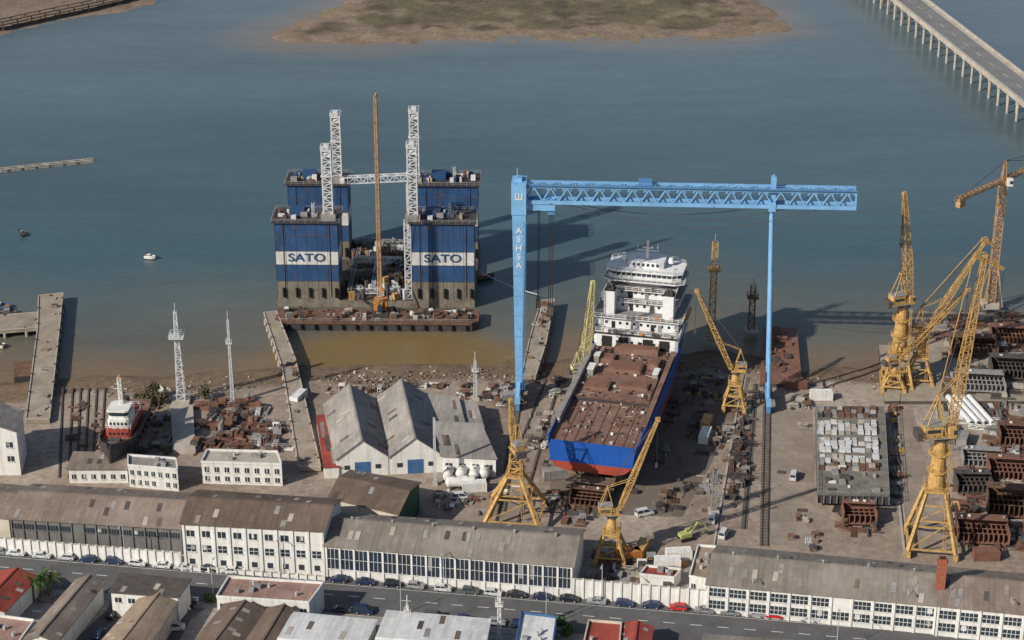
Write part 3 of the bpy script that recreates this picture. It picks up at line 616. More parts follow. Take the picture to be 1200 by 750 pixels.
def ship():
    S0=g(693,525,13.);S1=g(745,408,13.); yaw=math.atan2(S1.y-S0.y,S1.x-S0.x)-math.pi/2; mb=MB()
    st=[(0,11.,10.4,8.5,6.,13),(5,11.4,11.,9.5,4,13),(14,11.8,11.6,10.5,2.,13),(30,12,11.9,11,1.6,13),(60,12,11.9,11,1.6,13),(72,11.6,10.8,8.5,1.6,13.6),(82,9.6,7.5,5,1.8,14.6),(90,6.3,3.8,2,2.2,15.6),(97,1.2,.6,.3,4,16.6)]
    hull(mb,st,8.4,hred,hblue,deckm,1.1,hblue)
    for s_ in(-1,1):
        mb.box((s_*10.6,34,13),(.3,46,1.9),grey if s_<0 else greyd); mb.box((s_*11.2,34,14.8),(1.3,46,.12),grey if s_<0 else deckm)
        for k in range(14): mb.box((s_*10.9,12+k*3.2,13),(.9,.25,1.8),white if k%3==0 else grey)
        for k in range(14): mb.box((s_*11.4,2+k*.6,13),(.3,.3,1.4),hblue)
    mb.box((0,.2,13),(21,.3,1.1),hblue)
    mb.box((0,25.6,13),(20.6,.3,.7),greyd); mb.box((0,25.9,13.7),(20.6,.5,.1),rust)
    mb.box((0,43,13.02),(19,33,.35),deckm)
    for (x,y,w,d,h) in ((-5,34,6,5,1.),(4,36,8,4,.6),(0,46,9,6,1.),(-6,51,4,4,1),(7,50,3,5,1.4),(1,57,12,3,1.8)): mb.box((x,y,13.37),(w,d,h),deckm); mb.box((x,y,13.37+h),(w-.8,d-.8,.12),rust2)
    for (x,y,w,d,h) in ((-8.6,42,1.6,4,1.8),(-8.6,50,1.4,3,1.8),(8.6,44,1.4,4,1.2)): mb.box((x,y,13.37),(w,d,h),grey); mb.box((x,y,13.37+h),(w+.2,d+.2,.12),white)
    rr=random.Random(21)
    for i in range(230):
        x=rr.uniform(-9.8,9.8);y=rr.uniform(1.5,58); z=13.02 if y<26 else 13.4
        if rr.random()<.7: mb.box((x,y,z),(rr.uniform(.2,.9),rr.uniform(.2,.9),rr.uniform(.1,.6)),rr.choice([rust,rust2,grey,conc2,rust,steel,white,steel,rust2]),rr.uniform(0,3))
        else: mb.cyl((x,y,z+.12),(x+rr.uniform(-3,3),y+rr.uniform(-3,3),z+.12),.1,rr.choice([rust,conc2,steel]),n=6)
    for k in range(5): mb.box((-9+k*4.4,26.2+.1,13.6),(2.4,.1,.6),rust)
    for k in range(9): mb.beam((-10+k*2.5,2,13.06),(-10+k*2.5,25,13.06),.12,rust)
    sT=mb.T; mb.T=Matrix.Translation((0,0,13))@Matrix.Scale(.9,4,(0,0,1))@Matrix.Translation((0,0,-13))
    def windows_y(x0,x1,n,y,z,h=.9,w=.7):
        for i in range(n): mb.box((x0+(x1-x0)*(i+.5)/n,y-.04,z),(w,.1,h),glass)
    def windows_x(y0,y1,n,x,z,h=.9,w=.7):
        for i in range(n): mb.box((x,y0+(y1-y0)*(i+.5)/n,z),(.1,w,h),glass)
    def deckp(x,y0,y1,z,c=1.,over=1.2,rl=True):
        pts=rnd(x+over,y0-over,y1+over*.5,c); mb.prism(pts,z,z+.22,whship,grey); 
        if rl: mb.rail(pts,z+.22,whship,1.15,True,1.6,.1)
    lv=[(11.7,60,80,13,18,.8),(11.2,62.5,82,18,22.,1.),(9.6,67,82,22,25.4,1.2),(8.2,69,82,25.4,28.4,1.6)]
    for (x,y0,y1,z0,z1,c) in lv:
        mb.prism(rnd(x,y0,y1,c),z0,z1,whship,grey); deckp(x,y0,y1,z1,c,1.3 if z0>13 else .3)
        windows_y(-x+1.5,x-1.5,int(x*.9),y0,z0+1.6); windows_x(y0+1.5,y1-2,8,x+.02,z0+1.6); windows_x(y0+1.5,y1-2,8,-x-.02,z0+1.6)
        for k in range(3): mb.box((rr.uniform(-x+2,x-2),y0-.06,z0+.3),(1.,.1,2.1),rr.choice([dark,grey,dark]))
        for k in range(8): mb.box((rr.uniform(-x+1,x-1),y0-.6,z1+.22),(rr.uniform(.4,1.3),.7,rr.uniform(.4,1.2)),rr.choice([grey,white,steel,ora]))
    for x in (-8,-3.4,3.4,8): mb.box((x,59.93,13.2),(2.8,.14,3.4),dark)
    mb.box((0,59.9,17.2),(23,.2,.5),greyd)
    mb.prism(rnd(6.2,72,82,2),28.6,31,whship,grey)
    b0=rnd(10.2,70.5,81,2.4); mb.prism(b0,31,32.1,whship); mb.prism(rnd(9.9,70.9,80.7,2.4),32.1,33.4,glass,glass,rnd(10.3,70.5,81.1,2.4)); mb.prism(rnd(10.7,70.1,81.5,2.4),33.4,33.9,whship,whship)
    for i in range(14): mb.box((-9.2+i*1.42,70.68,32.1),(.16,.1,1.3),whship)
    mb.prism(rnd(11.4,69.3,81.8,2.4),30.6,31,whship,grey); mb.rail(rnd(11.3,69.4,81.7,2.4),31,whship,1.1,True,1.5,.1)
    mb.prism(rnd(5,73,80,1.2),33.9,36,whship,whship); windows_y(-4,4,6,73,34.6)
    mb.rail(rnd(10.4,70.4,81.2,2.3),33.9,whship,1.,True,1.6,.1)
    mb.cyl((0,76,36),(0,76,42),.55,whship,.3); mb.beam((-3,76,38.6),(3,76,38.6),.25,whship); mb.box((0,75.6,39.6),(3,.3,.35),whship); mb.cyl((2.8,76,38.6),(2.8,76,41),.08,whship); mb.cyl((-2.8,76,38.6),(-2.8,76,40.5),.08,whship)
    for x in (-6.5,6.5): mb.cyl((x,77,33.9),(x,77,34.8),.4,whship); mb.cyl((x,77,34.8),(x,77,36.4),1.,whship,.5,12)
    for s_ in (-1,1):
        mb.prism([(s_*8.2-1.5,63),(s_*8.2+1.5,63),(s_*8.2+1.5,66.5),(s_*8.2-1.5,66.5)],22.2,30,whship,dark); mb.box((s_*8.2,64.8,30),(2.2,2.6,.7),greyd)
        for k in (0,1): mb.cyl((s_*8.2-.5+k,64.6,30),(s_*8.2-.5+k,64.6,32),.28,steel)
        mb.cyl((s_*12,70,20.4),(s_*12,75.5,20.4),1.1,ora,1.1,10); mb.cyl((s_*12,75.5,20.4),(s_*12,76.9,20.4),1.1,ora,.3,10); mb.cyl((s_*12,68.6,20.4),(s_*12,70,20.4),.3,ora,1.1,10)
        for yy in (70,75): mb.beam((s_*11,yy,18),(s_*12.2,yy,22.4),.3,whship)
        for k in range(8): mb.beam((s_*(11-.2*k),61.5+k*.5,18.2+k*.5),(s_*(9.5-.2*k),61.5+k*.5,18.2+k*.5),.25,whship)
    mb.T=sT
    fp=[(72,11.6,13.6),(82,9.6,14.6),(90,6.3,15.6),(97,1.2,16.6)]
    for i in range(3):
        for s_ in (-1,1):
            a,b=fp[i],fp[i+1]; mb.poly([(s_*a[1],a[0],a[2]),(s_*b[1],b[0],b[2]),(s_*b[1]*1.12,b[0]+.5,b[2]+4.6),(s_*a[1]*1.05,a[0],a[2]+5)],whship)
    mb.poly([(-12,72,18.4),(12,72,18.4),(10,82.2,19),(7,90.5,20),(1.3,97.5,21),(-1.3,97.5,21),(-7,90.5,20),(-10,82.2,19)],grey)
    for k in range(16):
        for x in (-6,0,6): mb.box((x,6+k*5,0),(2,1.2,1.7+(3 if k<2 else 0)),wood)
    for k in range(10):
        mb.beam((-4+k,-1.5,0),(-4+k,-1.5,6),.12,steel); mb.beam((-4+k,3,0),(-4+k,3,5),.12,steel)
    for z in (2,4): mb.box((0,0,z),(12,4,.12),wood)
    mb.obj('ship_under_construction',(S0.x,S0.y,0),yaw)
ship()
def tug():
    P=g(131,562); mb=MB(); mb.T=Matrix.Scale(1.08,4)
    st=[(0,.3,.2,.1,2.5,8.2),(3,2.6,1.6,.6,1.5,7.4),(7,4.,3.4,2.2,1.2,6.6),(14,4.3,4.2,3.2,1.2,6),(24,4.2,4,3,1.4,6),(30,3.4,3,2,2,6.4)]
    hull(mb,st,3.4,hred,greyd,deckm,1.1,greyd)
    mb.prism(rnd(3,9,22,.6),6,8.6,roofR); mb.prism(rnd(2.5,9.6,17,.6),8.6,10.9,white); mb.prism(rnd(2.3,10,15,.7),10.9,11.6,white); mb.prism(rnd(2.2,10,15,.7),11.6,12.7,glass); mb.prism(rnd(2.6,9.7,15.4,.7),12.7,13.1,white,white)
    for i in range(5): mb.box((-2+i,8.95,7.2),(.5,.1,.6),glass); mb.box((-1.8+i*.9,9.55,9.5),(.5,.1,.7),glass)
    mb.cyl((0,19,8.6),(0,19,12.5),.9,greyd,.8); mb.lat((0,14,13),(0,14,20),.8,white,.1,7); mb.beam((-1.6,14,17),(1.6,14,17),.12,white); mb.box((0,14,20),(.5,.5,.5),ora); mb.cyl((0,26,6),(0,26,7.5),.6,steel)
    mb.rail(rnd(3,9,22,.6),8.6,white,1,True,1.5,.08); mb.box((0,6,6.6),(2.4,1.6,1.2),steel); mb.cyl((-1.2,4,7.6),(1.2,4,7.6),.5,steel)
    for i in range(7): 
        for s_ in(-1,1): mb.cyl((s_*4.4,6+i*3,5.2),(s_*4.7,6+i*3,5.2),.55,tire)
    for x in (-3.8,3.8):
        for y in (6,14,22): mb.beam((x*1.6,y,0),(x,y,3.5),.3,wood)
    for k in range(8): mb.box((0,2+k*3.6,0),(2,.8,1.3),wood)
    mb.obj('tugboat',(P.x,P.y,0),math.radians(-3))
tug()
# ---------------------------------------------------------------- cranes
def luff(name,px,py,pw,ph,th,jl,el,az,col,tw=None,hs=1.,jw=1.8,conical=True,fly=0,yaw=None,hook=True):
    p=g(px,py); mb=MB(); yaw=math.radians(-8) if yaw is None else yaw; tw=tw or pw*.35; h=pw/2
    for a in(-1,1):
        for b in(-1,1):
            mb.beam((a*h,b*h,1.6),(a*tw*.5,b*tw*.5,ph),pw*.07+.12,col,w2=pw*.05+.1); mb.box((a*h,b*h,.2),(1.,2.8,1.4),col); mb.cyl((a*h-.5,b*h-.8,.5),(a*h+.5,b*h-.8,.5),.4,steel); mb.cyl((a*h-.5,b*h+.8,.5),(a*h+.5,b*h+.8,.5),.4,steel)
    for s_ in (-1,1):
        mb.beam((-h,s_*h,2),(h,s_*h,2),.35,col); mb.beam((s_*h,-h,2),(s_*h,h,2),.45,col)
        f=.5; q=h+(tw*.5-h)*f; z=1.6+(ph-1.6)*f; mb.beam((-q,s_*q,z),(q,s_*q,z),.3,col); mb.beam((s_*q,-q,z),(s_*q,q,z),.3,col)
        mb.beam((-h,s_*h,2),(q,s_*q,z),.2,col); mb.beam((s_*h,h,2),(s_*q,-q,z),.2,col)
    mb.box((0,0,ph-.3),(tw+1.3,tw+1.3,.5),col); mb.rail([(-tw/2-.65,-tw/2-.65),(tw/2+.65,-tw/2-.65),(tw/2+.65,tw/2+.65),(-tw/2-.65,tw/2+.65)],ph+.2,col,1.1,True,1.5,.08)
    if conical: mb.cyl((0,0,ph+.2),(0,0,ph+th),tw*.5,col,tw*.34,14)
    else: mb.lat((0,0,ph+.3),(0,0,ph+th),tw,col,.26,w2=tw*.8)
    zt=ph+th; mb.cyl((0,0,zt),(0,0,zt+.7),tw*.5,steel,n=16)
    for z in (ph+th*.35,ph+th*.7):
        if th>6: mb.cyl((0,0,z),(0,0,z+.25),tw*.62,col,n=12); mb.rail([(tw*.62*math.cos(i*.785),tw*.62*math.sin(i*.785)) for i in range(8)],z+.25,col,1,True,1.5,.07)
    ax=az-yaw; sv=mb.T; mb.T=Matrix.Translation((0,0,zt+.7))@Matrix.Rotation(ax,4,'Z')
    k=hs
    mb.box((-1.2*k,0,0),(5.8*k,3.*k,.4),col); mb.box((-2*k,0,.4),(3.6*k,2.7*k,2.4*k),col); mb.box((-4.5*k,0,-.3),(1.5*k,3.*k,1.7*k),steel)
    mb.box((1.6*k,-1.4*k,.3),(1.5*k,1.3*k,2.*k),col); mb.box((2.1*k,-1.4*k,1.1*k),(.8*k,1.4*k,.9*k),glass)
    for y in (1.37*k,-1.37*k): mb.box((-2*k,y,1.3*k),(2.6*k,.1,.7*k),glass)
    mb.box((-2*k,0,.4+2.4*k),(3.8*k,2.9*k,.15),grey); mb.rail([(-4.1*k,-1.9*k),(.8*k,-1.9*k)],.4,col,1.1,step=1.2,t=.07); mb.box((-1.7*k,-1.7*k,.25),(5*k,.7*k,.1),grey)
    top=Vector((-1.4*k,0,8.5*k))
    for s_ in(-1,1): mb.beam((.6*k,s_*1.2*k,.5),(top.x,s_*.5*k,top.z),.25*k,col); mb.beam((-3.4*k,s_*1.2*k,2.6*k),(top.x,s_*.5*k,top.z),.2*k,col)
    for z in (3.5,5.5): f=z*k/top.z; mb.beam((.6*k+(top.x-.6*k)*f,-(1.2-.7*f)*k,z*k),(.6*k+(top.x-.6*k)*f,(1.2-.7*f)*k,z*k),.15*k,col)
    mb.beam(top-Vector((0,.7*k,0)),top+Vector((0,.7*k,0)),.3*k,col)
    root=Vector((1.8*k,0,.8)); d=Vector((math.cos(el),0,math.sin(el))); tip=root+d*jl
    mid=root+d*jl*.35
    mb.lat(root,mid,jw*.7,col,.15,w2=jw,seg=int(jl*.35/1.6)+2); mb.lat(mid,tip,jw,col,.15,w2=jw*.4,seg=int(jl*.65/1.7)+2)
    mb.beam(root-Vector((0,jw*.6,0)),root+Vector((0,jw*.6,0)),.4,col)
    for s_ in(-1,1): mb.beam(top+Vector((0,s_*.4,0)),tip+Vector((0,s_*.3,0)),.1,steel); mb.beam(top+Vector((0,s_*.4,0)),mid+Vector((0,s_*.5,0)),.13,col)
    mb.box(tip-Vector((0,0,.5)),(1.1,.8,.9),col)
    ft=tip
    if fly:
        ft=tip+Vector((fly*.8,0,-fly*.55)); bk=tip+Vector((-fly*.4,0,fly*.1)); mb.lat(bk,ft,.9,col,.14,w2=.5); mb.beam(top,bk,.16,col); mb.beam(bk,tip+Vector((0,0,1)),.2,col); mb.beam(ft,tip+Vector((0,0,1)),.12,col)
    if hook: mb.beam(ft,ft-Vector((0,0,jl*.45)),.1,dark); mb.box(ft-Vector((0,0,jl*.45+1.2)),(.5,.4,1.1),steel)
    mb.T=sv
    mb.lat((tw*.7,-tw*.7,1),(tw*.5,-tw*.5,zt),.6,col,.06,int(zt/1.2))
    mb.obj(name,(p.x,p.y,0),yaw)
rad=math.radians
luff('luffing_portal_crane',860,478,5.6,7.5,3,25,rad(66),rad(180),yel,2.4,.75,1.4)
luff('luffing_portal_crane',679,474,4.5,6.5,3,25,rad(85),rad(20),yel2,2.6,.65,2.)
luff('luffing_portal_crane',604,606,13,12,6,11,rad(80),rad(110),yel,3.0,.85,1.3,conical=False)
luff('luffing_portal_crane',716,655,6.5,7.5,4,25,rad(70),rad(5),yel,2.8,.85,1.2)
luff('luffing_portal_crane',1050,450,8.,10,14,32,rad(98),rad(20),yel,4.2,1.05,2.1)
luff('luffing_portal_crane',1076,447,7,8,7,29,rad(61),rad(8),yel,2.8,.85,1.4,fly=3)
luff('luffing_portal_crane',1090,640,11,16,13,44,rad(85),rad(8),yel,4.2,1.2,2.1,fly=6)
luff('luffing_portal_crane',1046,456,6,5,2.5,27,rad(42),rad(20),yel,2.2,.7,1.3)
def tcrane():
    p=g(1160,359); mb=MB(); z=39.5; mb.box((0,0,0),(5,5,1.5),conc2); 
    for a in(-1,1):
        for b in (-1,1): mb.beam((a*3,b*3,1),(a*1,b*1,13),.3,orb)
    mb.lat((0,0,1.5),(0,0,z),2.,orb,.22,22); mb.box((0,0,z),(2.6,2.6,1.4),orb); mb.box((1.6,-1.4,z+.2),(1.6,1.6,2.2),white); mb.box((1.9,-2.22,z+.9),(1,.08,1),glass)
    mb.lat((0,0,z+1.4),(0,0,z+7.5),1.4,orb,.18,4,w2=.4)
    a=rad(44); d=Vector((math.cos(a),math.sin(a),0)); mb.lat(Vector((0,0,z+1.8)),d*44+Vector((0,0,z+2.6)),1.4,orb,.18,30,tri=True)
    mb.lat(Vector((0,0,z+1.4)),-d*24+Vector((0,0,z+1.4)),1.5,orb,.18,12,h=.8); e=-d*22; mb.box((e.x,e.y,z-1.2),(2.6,1.6,2.4),orb,a)
    mb.beam((0,0,z+7.5),d*40+Vector((0,0,z+3.4)),.13,steel); mb.beam((0,0,z+7.5),-d*22+Vector((0,0,z+1.8)),.13,steel); mb.beam((0,0,z+7.5),d*20+Vector((0,0,z+3)),.13,steel)
    q=d*24; mb.beam((q.x,q.y,z+1.6),(q.x,q.y,22),.1,dark)
    mb.obj('tower_crane',(p.x,p.y,0))
tcrane()
def mast(name,px,py,h,w,col,w2=None,base=None,extra=True):
    p=g(px,py); mb=MB(); mb.box((0,0,0),(w*2.2,w*2.2,.8),conc2); mb.lat((0,0,.8),(0,0,h),w,col,max(.12,w*.08),int(h/max(w*.8,1.)),w2=w2 or w*.6)
    if extra:
        mb.cyl((0,0,h),(0,0,h+2.5),.09,col); mb.box((0,0,h*.72),(w*1.8,w*1.8,.2),col); mb.rail([(-w*.9,-w*.9),(w*.9,-w*.9),(w*.9,w*.9),(-w*.9,w*.9)],h*.72+.2,col,1,True,1,.08)
    return mb.obj(name,(p.x,p.y,0))
mast('lattice_light_mast',213,470,27,2.2,latw,.7); mast('lattice_light_mast',273,472,25,.9,latw,.4)
mast('lattice_light_mast',833,402,32,1.9,yel,1.5); mast('lattice_light_mast',880,388,15,1.8,rust,1.4)
mast('lattice_light_mast',557,468,12,1.,latw,.5);mast('lattice_light_mast',510,568,19,.6,latw,.4,extra=False);mast('lattice_light_mast',836,600,12,1.2,grey,1.)
mast('lattice_light_mast',478,745,8,.8,white,.4);mast('lattice_light_mast',585,752,13,.9,white,.5)
# ---------------------------------------------------------------- bridge
def bridge():
    mb=MB(); ang=math.atan2(-164,23.6); L=900; h=8
    W=14.2; mb.box((0,0,h-1.3),(L,W,1.),conc2); mb.box((0,0,h-.3),(L,W-2.4,.32),bridgeas)
    for s_ in(-1,1):
        mb.box((0,s_*(W/2-.6),h-.3),(L,1.2,.55),conc2); mb.box((0,s_*(W/2+.1),h-.5),(L,.25,1.5),conc2); mb.rail([(-L/2,s_*W/2),(L/2,s_*W/2)],h+.95,lamp,.6,step=5,t=.14)
        mb.box((0,s_*(W/2-1.6),h-.05),(L,.15,.02+.06),paint)
    n=int(L/10)
    for i in range(n):
        x=-L/2+i*10; mb.box((x,0,h-2.2),(1.2,W-.6,.9),conc2)
        for y in (-6,-2,2,6): mb.cyl((x,y,-6),(x,y,h-2.2),.55,conc2,n=8)
    for i in range(-30,30): mb.box((i*15,0,h+.022),(5,.15,.02),paint)
    cx,cy=175,882; dx,dy=math.cos(ang),math.sin(ang); nx,ny=-dy,dx
    if nx<0: nx,ny=-nx,-ny
    mb.obj('road_bridge',(cx+nx*W/2,cy+ny*W/2,0),ang)
bridge()
def boardwalk():
    pts=[g(x,y,1.5) for x,y in [(-120,40),(-40,34),(0,28),(50,17),(100,7),(135,-1),(180,-14),(240,-35)]]; mb=MB()
    for i in range(len(pts)-1):
        a,b=pts[i],pts[i+1]; mb.beam(a,b,5,wood,h=.5); k=int((b-a).length/6)
        d=(b-a).normalized(); n=Vector((-d.y,d.x,0))
        for s_ in(-1,1):
            mb.beam(a+n*s_*2.6+Vector((0,0,1.3)),b+n*s_*2.6+Vector((0,0,1.3)),.35,steel)
            for j in range(k):
                q=a+(b-a)*(j/k)+n*s_*2.5; mb.beam(q+Vector((0,0,1.3)),q-Vector((0,0,5)),.5,steel)
    mb.obj('timber_jetty')
boardwalk()
def boom():
    a=g(-40,205,WZ);b=g(110,189,WZ); mb=MB(); L=(b-a).length
    mb.lat((0,0,.5),(L,0,.5),2.2,conc2,.22,int(L/2.2),h=.8)
    for i in range(int(L/5)): mb.cyl((i*5,-1.4,.1),(i*5,1.4,.1),.5,steel)
    mb.obj('floating_boom',(a.x,a.y,WZ),math.atan2(b.y-a.y,b.x-a.x))
boom()
def boat(px,py,yaw,L=6,top=white,hullc=white):
    p=g(px,py,WZ); mb=MB(); w=L*.19; st=[(0,w*.85,w*.8,w*.5,-.3,.8),(L*.4,w,w*.9,w*.6,-.3,.8),(L*.75,w*.75,w*.55,w*.3,-.25,1.),(L,.1,.06,.04,.2,1.25)]
    hull(mb,st,.2,greyd,hullc,wood,.3,hullc); mb.box((0,L*.42,.8),(w*1.1,L*.25,.9),top); mb.box((0,L*.42,1.2),(w*1.14,L*.2,.35),glass); mb.box((0,-.15,.4),(.4,.4,.8),steel)
    mb.obj('small_motorboat',(p.x,p.y,WZ+.1),yaw)
boat(28,278,.6,4,grey,greyd); boat(170,303,-1.9,3.8); boat(12,362,1.5,10,white,bluebox); boat(5,408,1.4,6,grey,white); boat(190,468,.3,6); boat(560,330,-1.,6,ora,greyd); boat(20,368,1.7,7,grey,greyd)
mb=MB(); a=g(562,318,3);b=g(630,345,2); n=12; pr=None
for i in range(n+1):
    t=i/n; q=a.lerp(b,t)-Vector((0,0,3*t*(1-t)*1.0)); 
    if pr: mb.beam(pr,q,.2,latw)
    pr=q
mb.obj('mooring_line')
# ---------------------------------------------------------------- clutter
PAL=[rust,steel,grey,conc2,rust2,wood,grey,steel]
def clutter(name,quad,n,pal=None,smin=.5,smax=4,hmax=2.,seed=1,zb=0,lat=0.,yaw=-8):
    rr=random.Random(seed); pal=pal or PAL; Q=[g(x,y,zb) for x,y in quad]; c=sum(Q,Vector())/4; mb=MB(); Y0=rad(yaw)
    cl=[(rr.random(),rr.random()) for _ in range(max(3,n//9))]
    for i in range(n):
        if rr.random()<.7:
            q=rr.choice(cl); u=min(1,max(0,q[0]+rr.gauss(0,.06))); v=min(1,max(0,q[1]+rr.gauss(0,.06)))
        else: u,v=rr.random(),rr.random()
        p=Q[0].lerp(Q[1],u).lerp(Q[3].lerp(Q[2],u),v)-c; z=zb; k=rr.random(); m_=rr.choice(pal); yw=Y0+rr.choice([0,math.pi/2])+rr.gauss(0,.12)
        dx,dy=math.cos(yw),math.sin(yw)
        if k<.3: mb.box((p.x,p.y,z),(rr.uniform(smin,smax*.7),rr.uniform(smin,smax*.5),rr.uniform(.2,hmax*.8)),m_,yw)
        elif k<.45:
            w,d=rr.uniform(1.5,smax*1.3),rr.uniform(1.2,smax*.8)
            for j in range(rr.randint(1,5)): mb.box((p.x+rr.uniform(-.2,.2),p.y+rr.uniform(-.2,.2),z+j*.22),(w,d,.14),m_,yw+rr.gauss(0,.03))
        elif k<.74:
            l=rr.uniform(2,smax*2.2)
            for j in range(rr.randint(1,6)): mb.beam((p.x-dx*l/2-dy*j*.4,p.y-dy*l/2+dx*j*.4,z+.15),(p.x+dx*l/2-dy*j*.4,p.y+dy*l/2+dx*j*.4,z+.15),.2,m_)
        elif k<.85:
            l=rr.uniform(1.5,smax*1.4); r=rr.uniform(.15,.5); mb.cyl((p.x-dx*l/2,p.y-dy*l/2,z+r),(p.x+dx*l/2,p.y+dy*l/2,z+r),r,m_,n=10)
        elif k<.85+lat*.15 or k>.95:
            l=rr.uniform(3,smax*1.8); mb.lat((p.x-dx*l/2,p.y-dy*l/2,z+.7),(p.x+dx*l/2,p.y+dy*l/2,z+.7),1.,m_,.12)
        else:
            w,d,h=rr.uniform(1.5,smax),rr.uniform(1.5,smax),rr.uniform(1,hmax*1.4)
            for a in(-1,1):
                for b in(-1,1): mb.beam((p.x+a*w/2,p.y+b*d/2,z),(p.x+a*w/2,p.y+b*d/2,z+h),.14,m_)
            mb.box((p.x,p.y,z+h),(w+.2,d+.2,.1),m_)
    return mb.obj(name,(c.x,c.y,0))
clutter('ship_cradle_machinery',[(228,528),(300,528),(290,470),(232,472)],170,[rust,rust2,steel,rust,rust2,grey],.5,3.6,3.4,2,lat=1)
clutter('ship_cradle_machinery',[(300,528),(338,528),(322,480),(286,476)],80,[rust,steel,rust2,white,grey],.5,3.5,3,3,lat=1)
clutter('steel_stockpile',[(1124,640),(1215,650),(1215,540),(1118,540)],260,[rust,rust2,steel,rust2,steel,conc2],.5,4,2.4,4,lat=1)
clutter('steel_stockpile',[(1120,536),(1215,536),(1205,470),(1112,470)],130,[grey,rust,steel,rust,latw,grey],.5,4,1.8,5,0,lat=1)
clutter('steel_stockpile',[(1112,465),(1210,465),(1205,392),(1112,392)],150,[grey,conc2,steel,rust,rust2,steel],.5,4,1.4,55,1.,lat=1)
clutter('steel_stockpile',[(1072,420),(1200,420),(1195,368),(1075,368)],90,[rust,grey,steel,rust2],.5,4,1.2,6,1.)
clutter('prefabricated_block_parts',[(925,480),(958,480),(950,456),(905,456)],30,PAL,.5,2.4,1.2,7)
clutter('scrap_heap',[(985,628),(1026,628),(1026,590),(985,590)],60,[rust,rust2,steel],.5,2.4,3,8,lat=1)
clutter('pallets_and_crates',[(540,478),(600,478),(610,450),(540,450)],70,PAL+[white],.4,2.,1.2,9)
clutter('pallets_and_crates',[(380,468),(470,452),(560,452),(372,455)],70,PAL+[white],.4,2,1.2,10)
clutter('pallets_and_crates',[(580,580),(640,600),(650,480),(615,480)],50,PAL+[white],.3,1.4,.8,11)
clutter('scrap_heap',[(640,612),(700,622),(690,580),(640,575)],50,PAL+[rust],.4,2.2,1.4,12)
clutter('pallets_and_crates',[(690,690),(800,695),(800,655),(690,645)],90,PAL+[white,ora,yel],.4,2.2,1.5,13)
clutter('pallets_and_crates',[(805,600),(870,600),(880,480),(845,480)],80,PAL,.3,1.8,1.2,14)
clutter('pallets_and_crates',[(905,640),(955,645),(955,480),(910,480)],20,PAL+[white],.3,1.2,.8,15)
clutter('ship_block_sections',[(850,600),(868,600),(888,460),(870,460)],70,[steel,greyd,rust,steel,greyd],.7,3,2.4,16,lat=1)
clutter('pallets_and_crates',[(150,530),(200,532),(200,474),(155,474)],50,PAL,.4,2.2,1.,17)
clutter('pallets_and_crates',[(495,600),(590,604),(590,575),(500,572)],40,PAL+[white],.3,1.6,1.,18)
clutter('pallets_and_crates',[(1046,600),(1062,600),(1055,480),(1044,480)],40,PAL+[yel],.4,2.,1.2,19)
clutter('pallets_and_crates',[(660,480),(668,444),(655,444),(640,460)],30,PAL+[white],.4,2,1.2,20)
clutter('fishing_gear',[(335,420),(342,420),(370,540),(356,540)],14,PAL,.3,1.,.6,22,1.3)
clutter('fishing_gear',[(50,350),(68,350),(56,480),(40,480)],14,PAL,.3,1.,.6,23,1.2)
clutter('harbour_equipment',[(616,436),(624,436),(644,356),(638,356)],22,PAL+[white],.3,1.2,1.,24,1.6)
clutter('mooring_debris',[(78,545),(120,545),(118,470),(84,470)],30,[rust,wood,steel],.3,1.6,.6,25)
clutter('roadside_debris',[(0,740),(250,750),(255,700),(60,690)],30,PAL+[white],.3,1.,.7,26)
clutter('scaffold_frames',[(1120,505),(1170,505),(1165,475),(1120,475)],50,[latw,grey,white],.6,3.4,2,27,0,lat=1)
clutter('scaffold_frames',[(898,440),(930,440),(925,390),(900,390)],40,[rust,rust2,steel],.5,2,1.8,28,1.)
clutter('scaffold_frames',[(800,470),(845,480),(850,440),(815,440)],60,[grey,steel,rust,yel,steel],.4,2.,1.6,29)
clutter('dock_bottom_gear',[(650,600),(760,600),(800,470),(790,460)],80,[steel,greyd,rust,wood,grey],.4,2,1.2,30)
clutter('dock_bottom_gear',[(770,602),(800,604),(860,470),(820,470)],60,[steel,greyd,rust,wood,steel],.4,2,1.2,31)
# hull blocks under construction: plated box sections with stiffeners and open frames
def hull_block(px,py,w,d,h,yaw,mat,z=0,open_=True):
    p=g(px,py,z); mb=MB(); rr=random.Random(px)
    mb.box((0,0,.8),(w,d,.25),mat); mb.box((0,d/2,1.),(w,.2,h),mat); mb.box((-w/2,0,1.),(.2,d,h*.9),mat); mb.box((w/2,0,1.),(.2,d,h*.7),mat)
    n=int(w/1.2)
    for i in range(n+1):
        x=-w/2+.15+(w-.3)*i/n; mb.box((x,0,1.05),(.14,d-.5,h*.45),mat); mb.beam((x,-d/2+.2,1),(x,-d/2+.2,h*.8),.18,mat); 
    for j in range(3): mb.box((0,-d/2+d*(j+.5)/3,1.05+h*.45),(w,.2,.2),mat)
    mb.poly([(-w/2,d*.1,h+1),(w/2,d*.1,h*.95+1),(w/2,d/2,h+1.02),(-w/2,d/2,h+1.02)],mat)
    for a in(-1,1):
        for b in(-1,1): mb.box((a*w*.4,b*d*.4,0),(1,1,.8),wood)
    for i in range(5): mb.box((rr.uniform(-w/2,w/2),d*.3,h+1.03),(.6,.5,.4),rr.choice([white,grey,steel]))
    mb.obj('hull_block',(p.x,p.y,z),yaw)
for a_ in [(1150,632,12,7,4,-.1,rust2),(1180,600,10,8,5,-.15,rust),(1140,575,9,6,3.5,0,steel),(1185,560,12,7,4,-.1,rust2),(1150,545,10,6,3,-.1,grey),(1192,520,10,7,4,-.1,rust),(1006,612,8,5,4,-.05,rust2),(690,592,9,5,3,-.2,rust)]: hull_block(*a_)
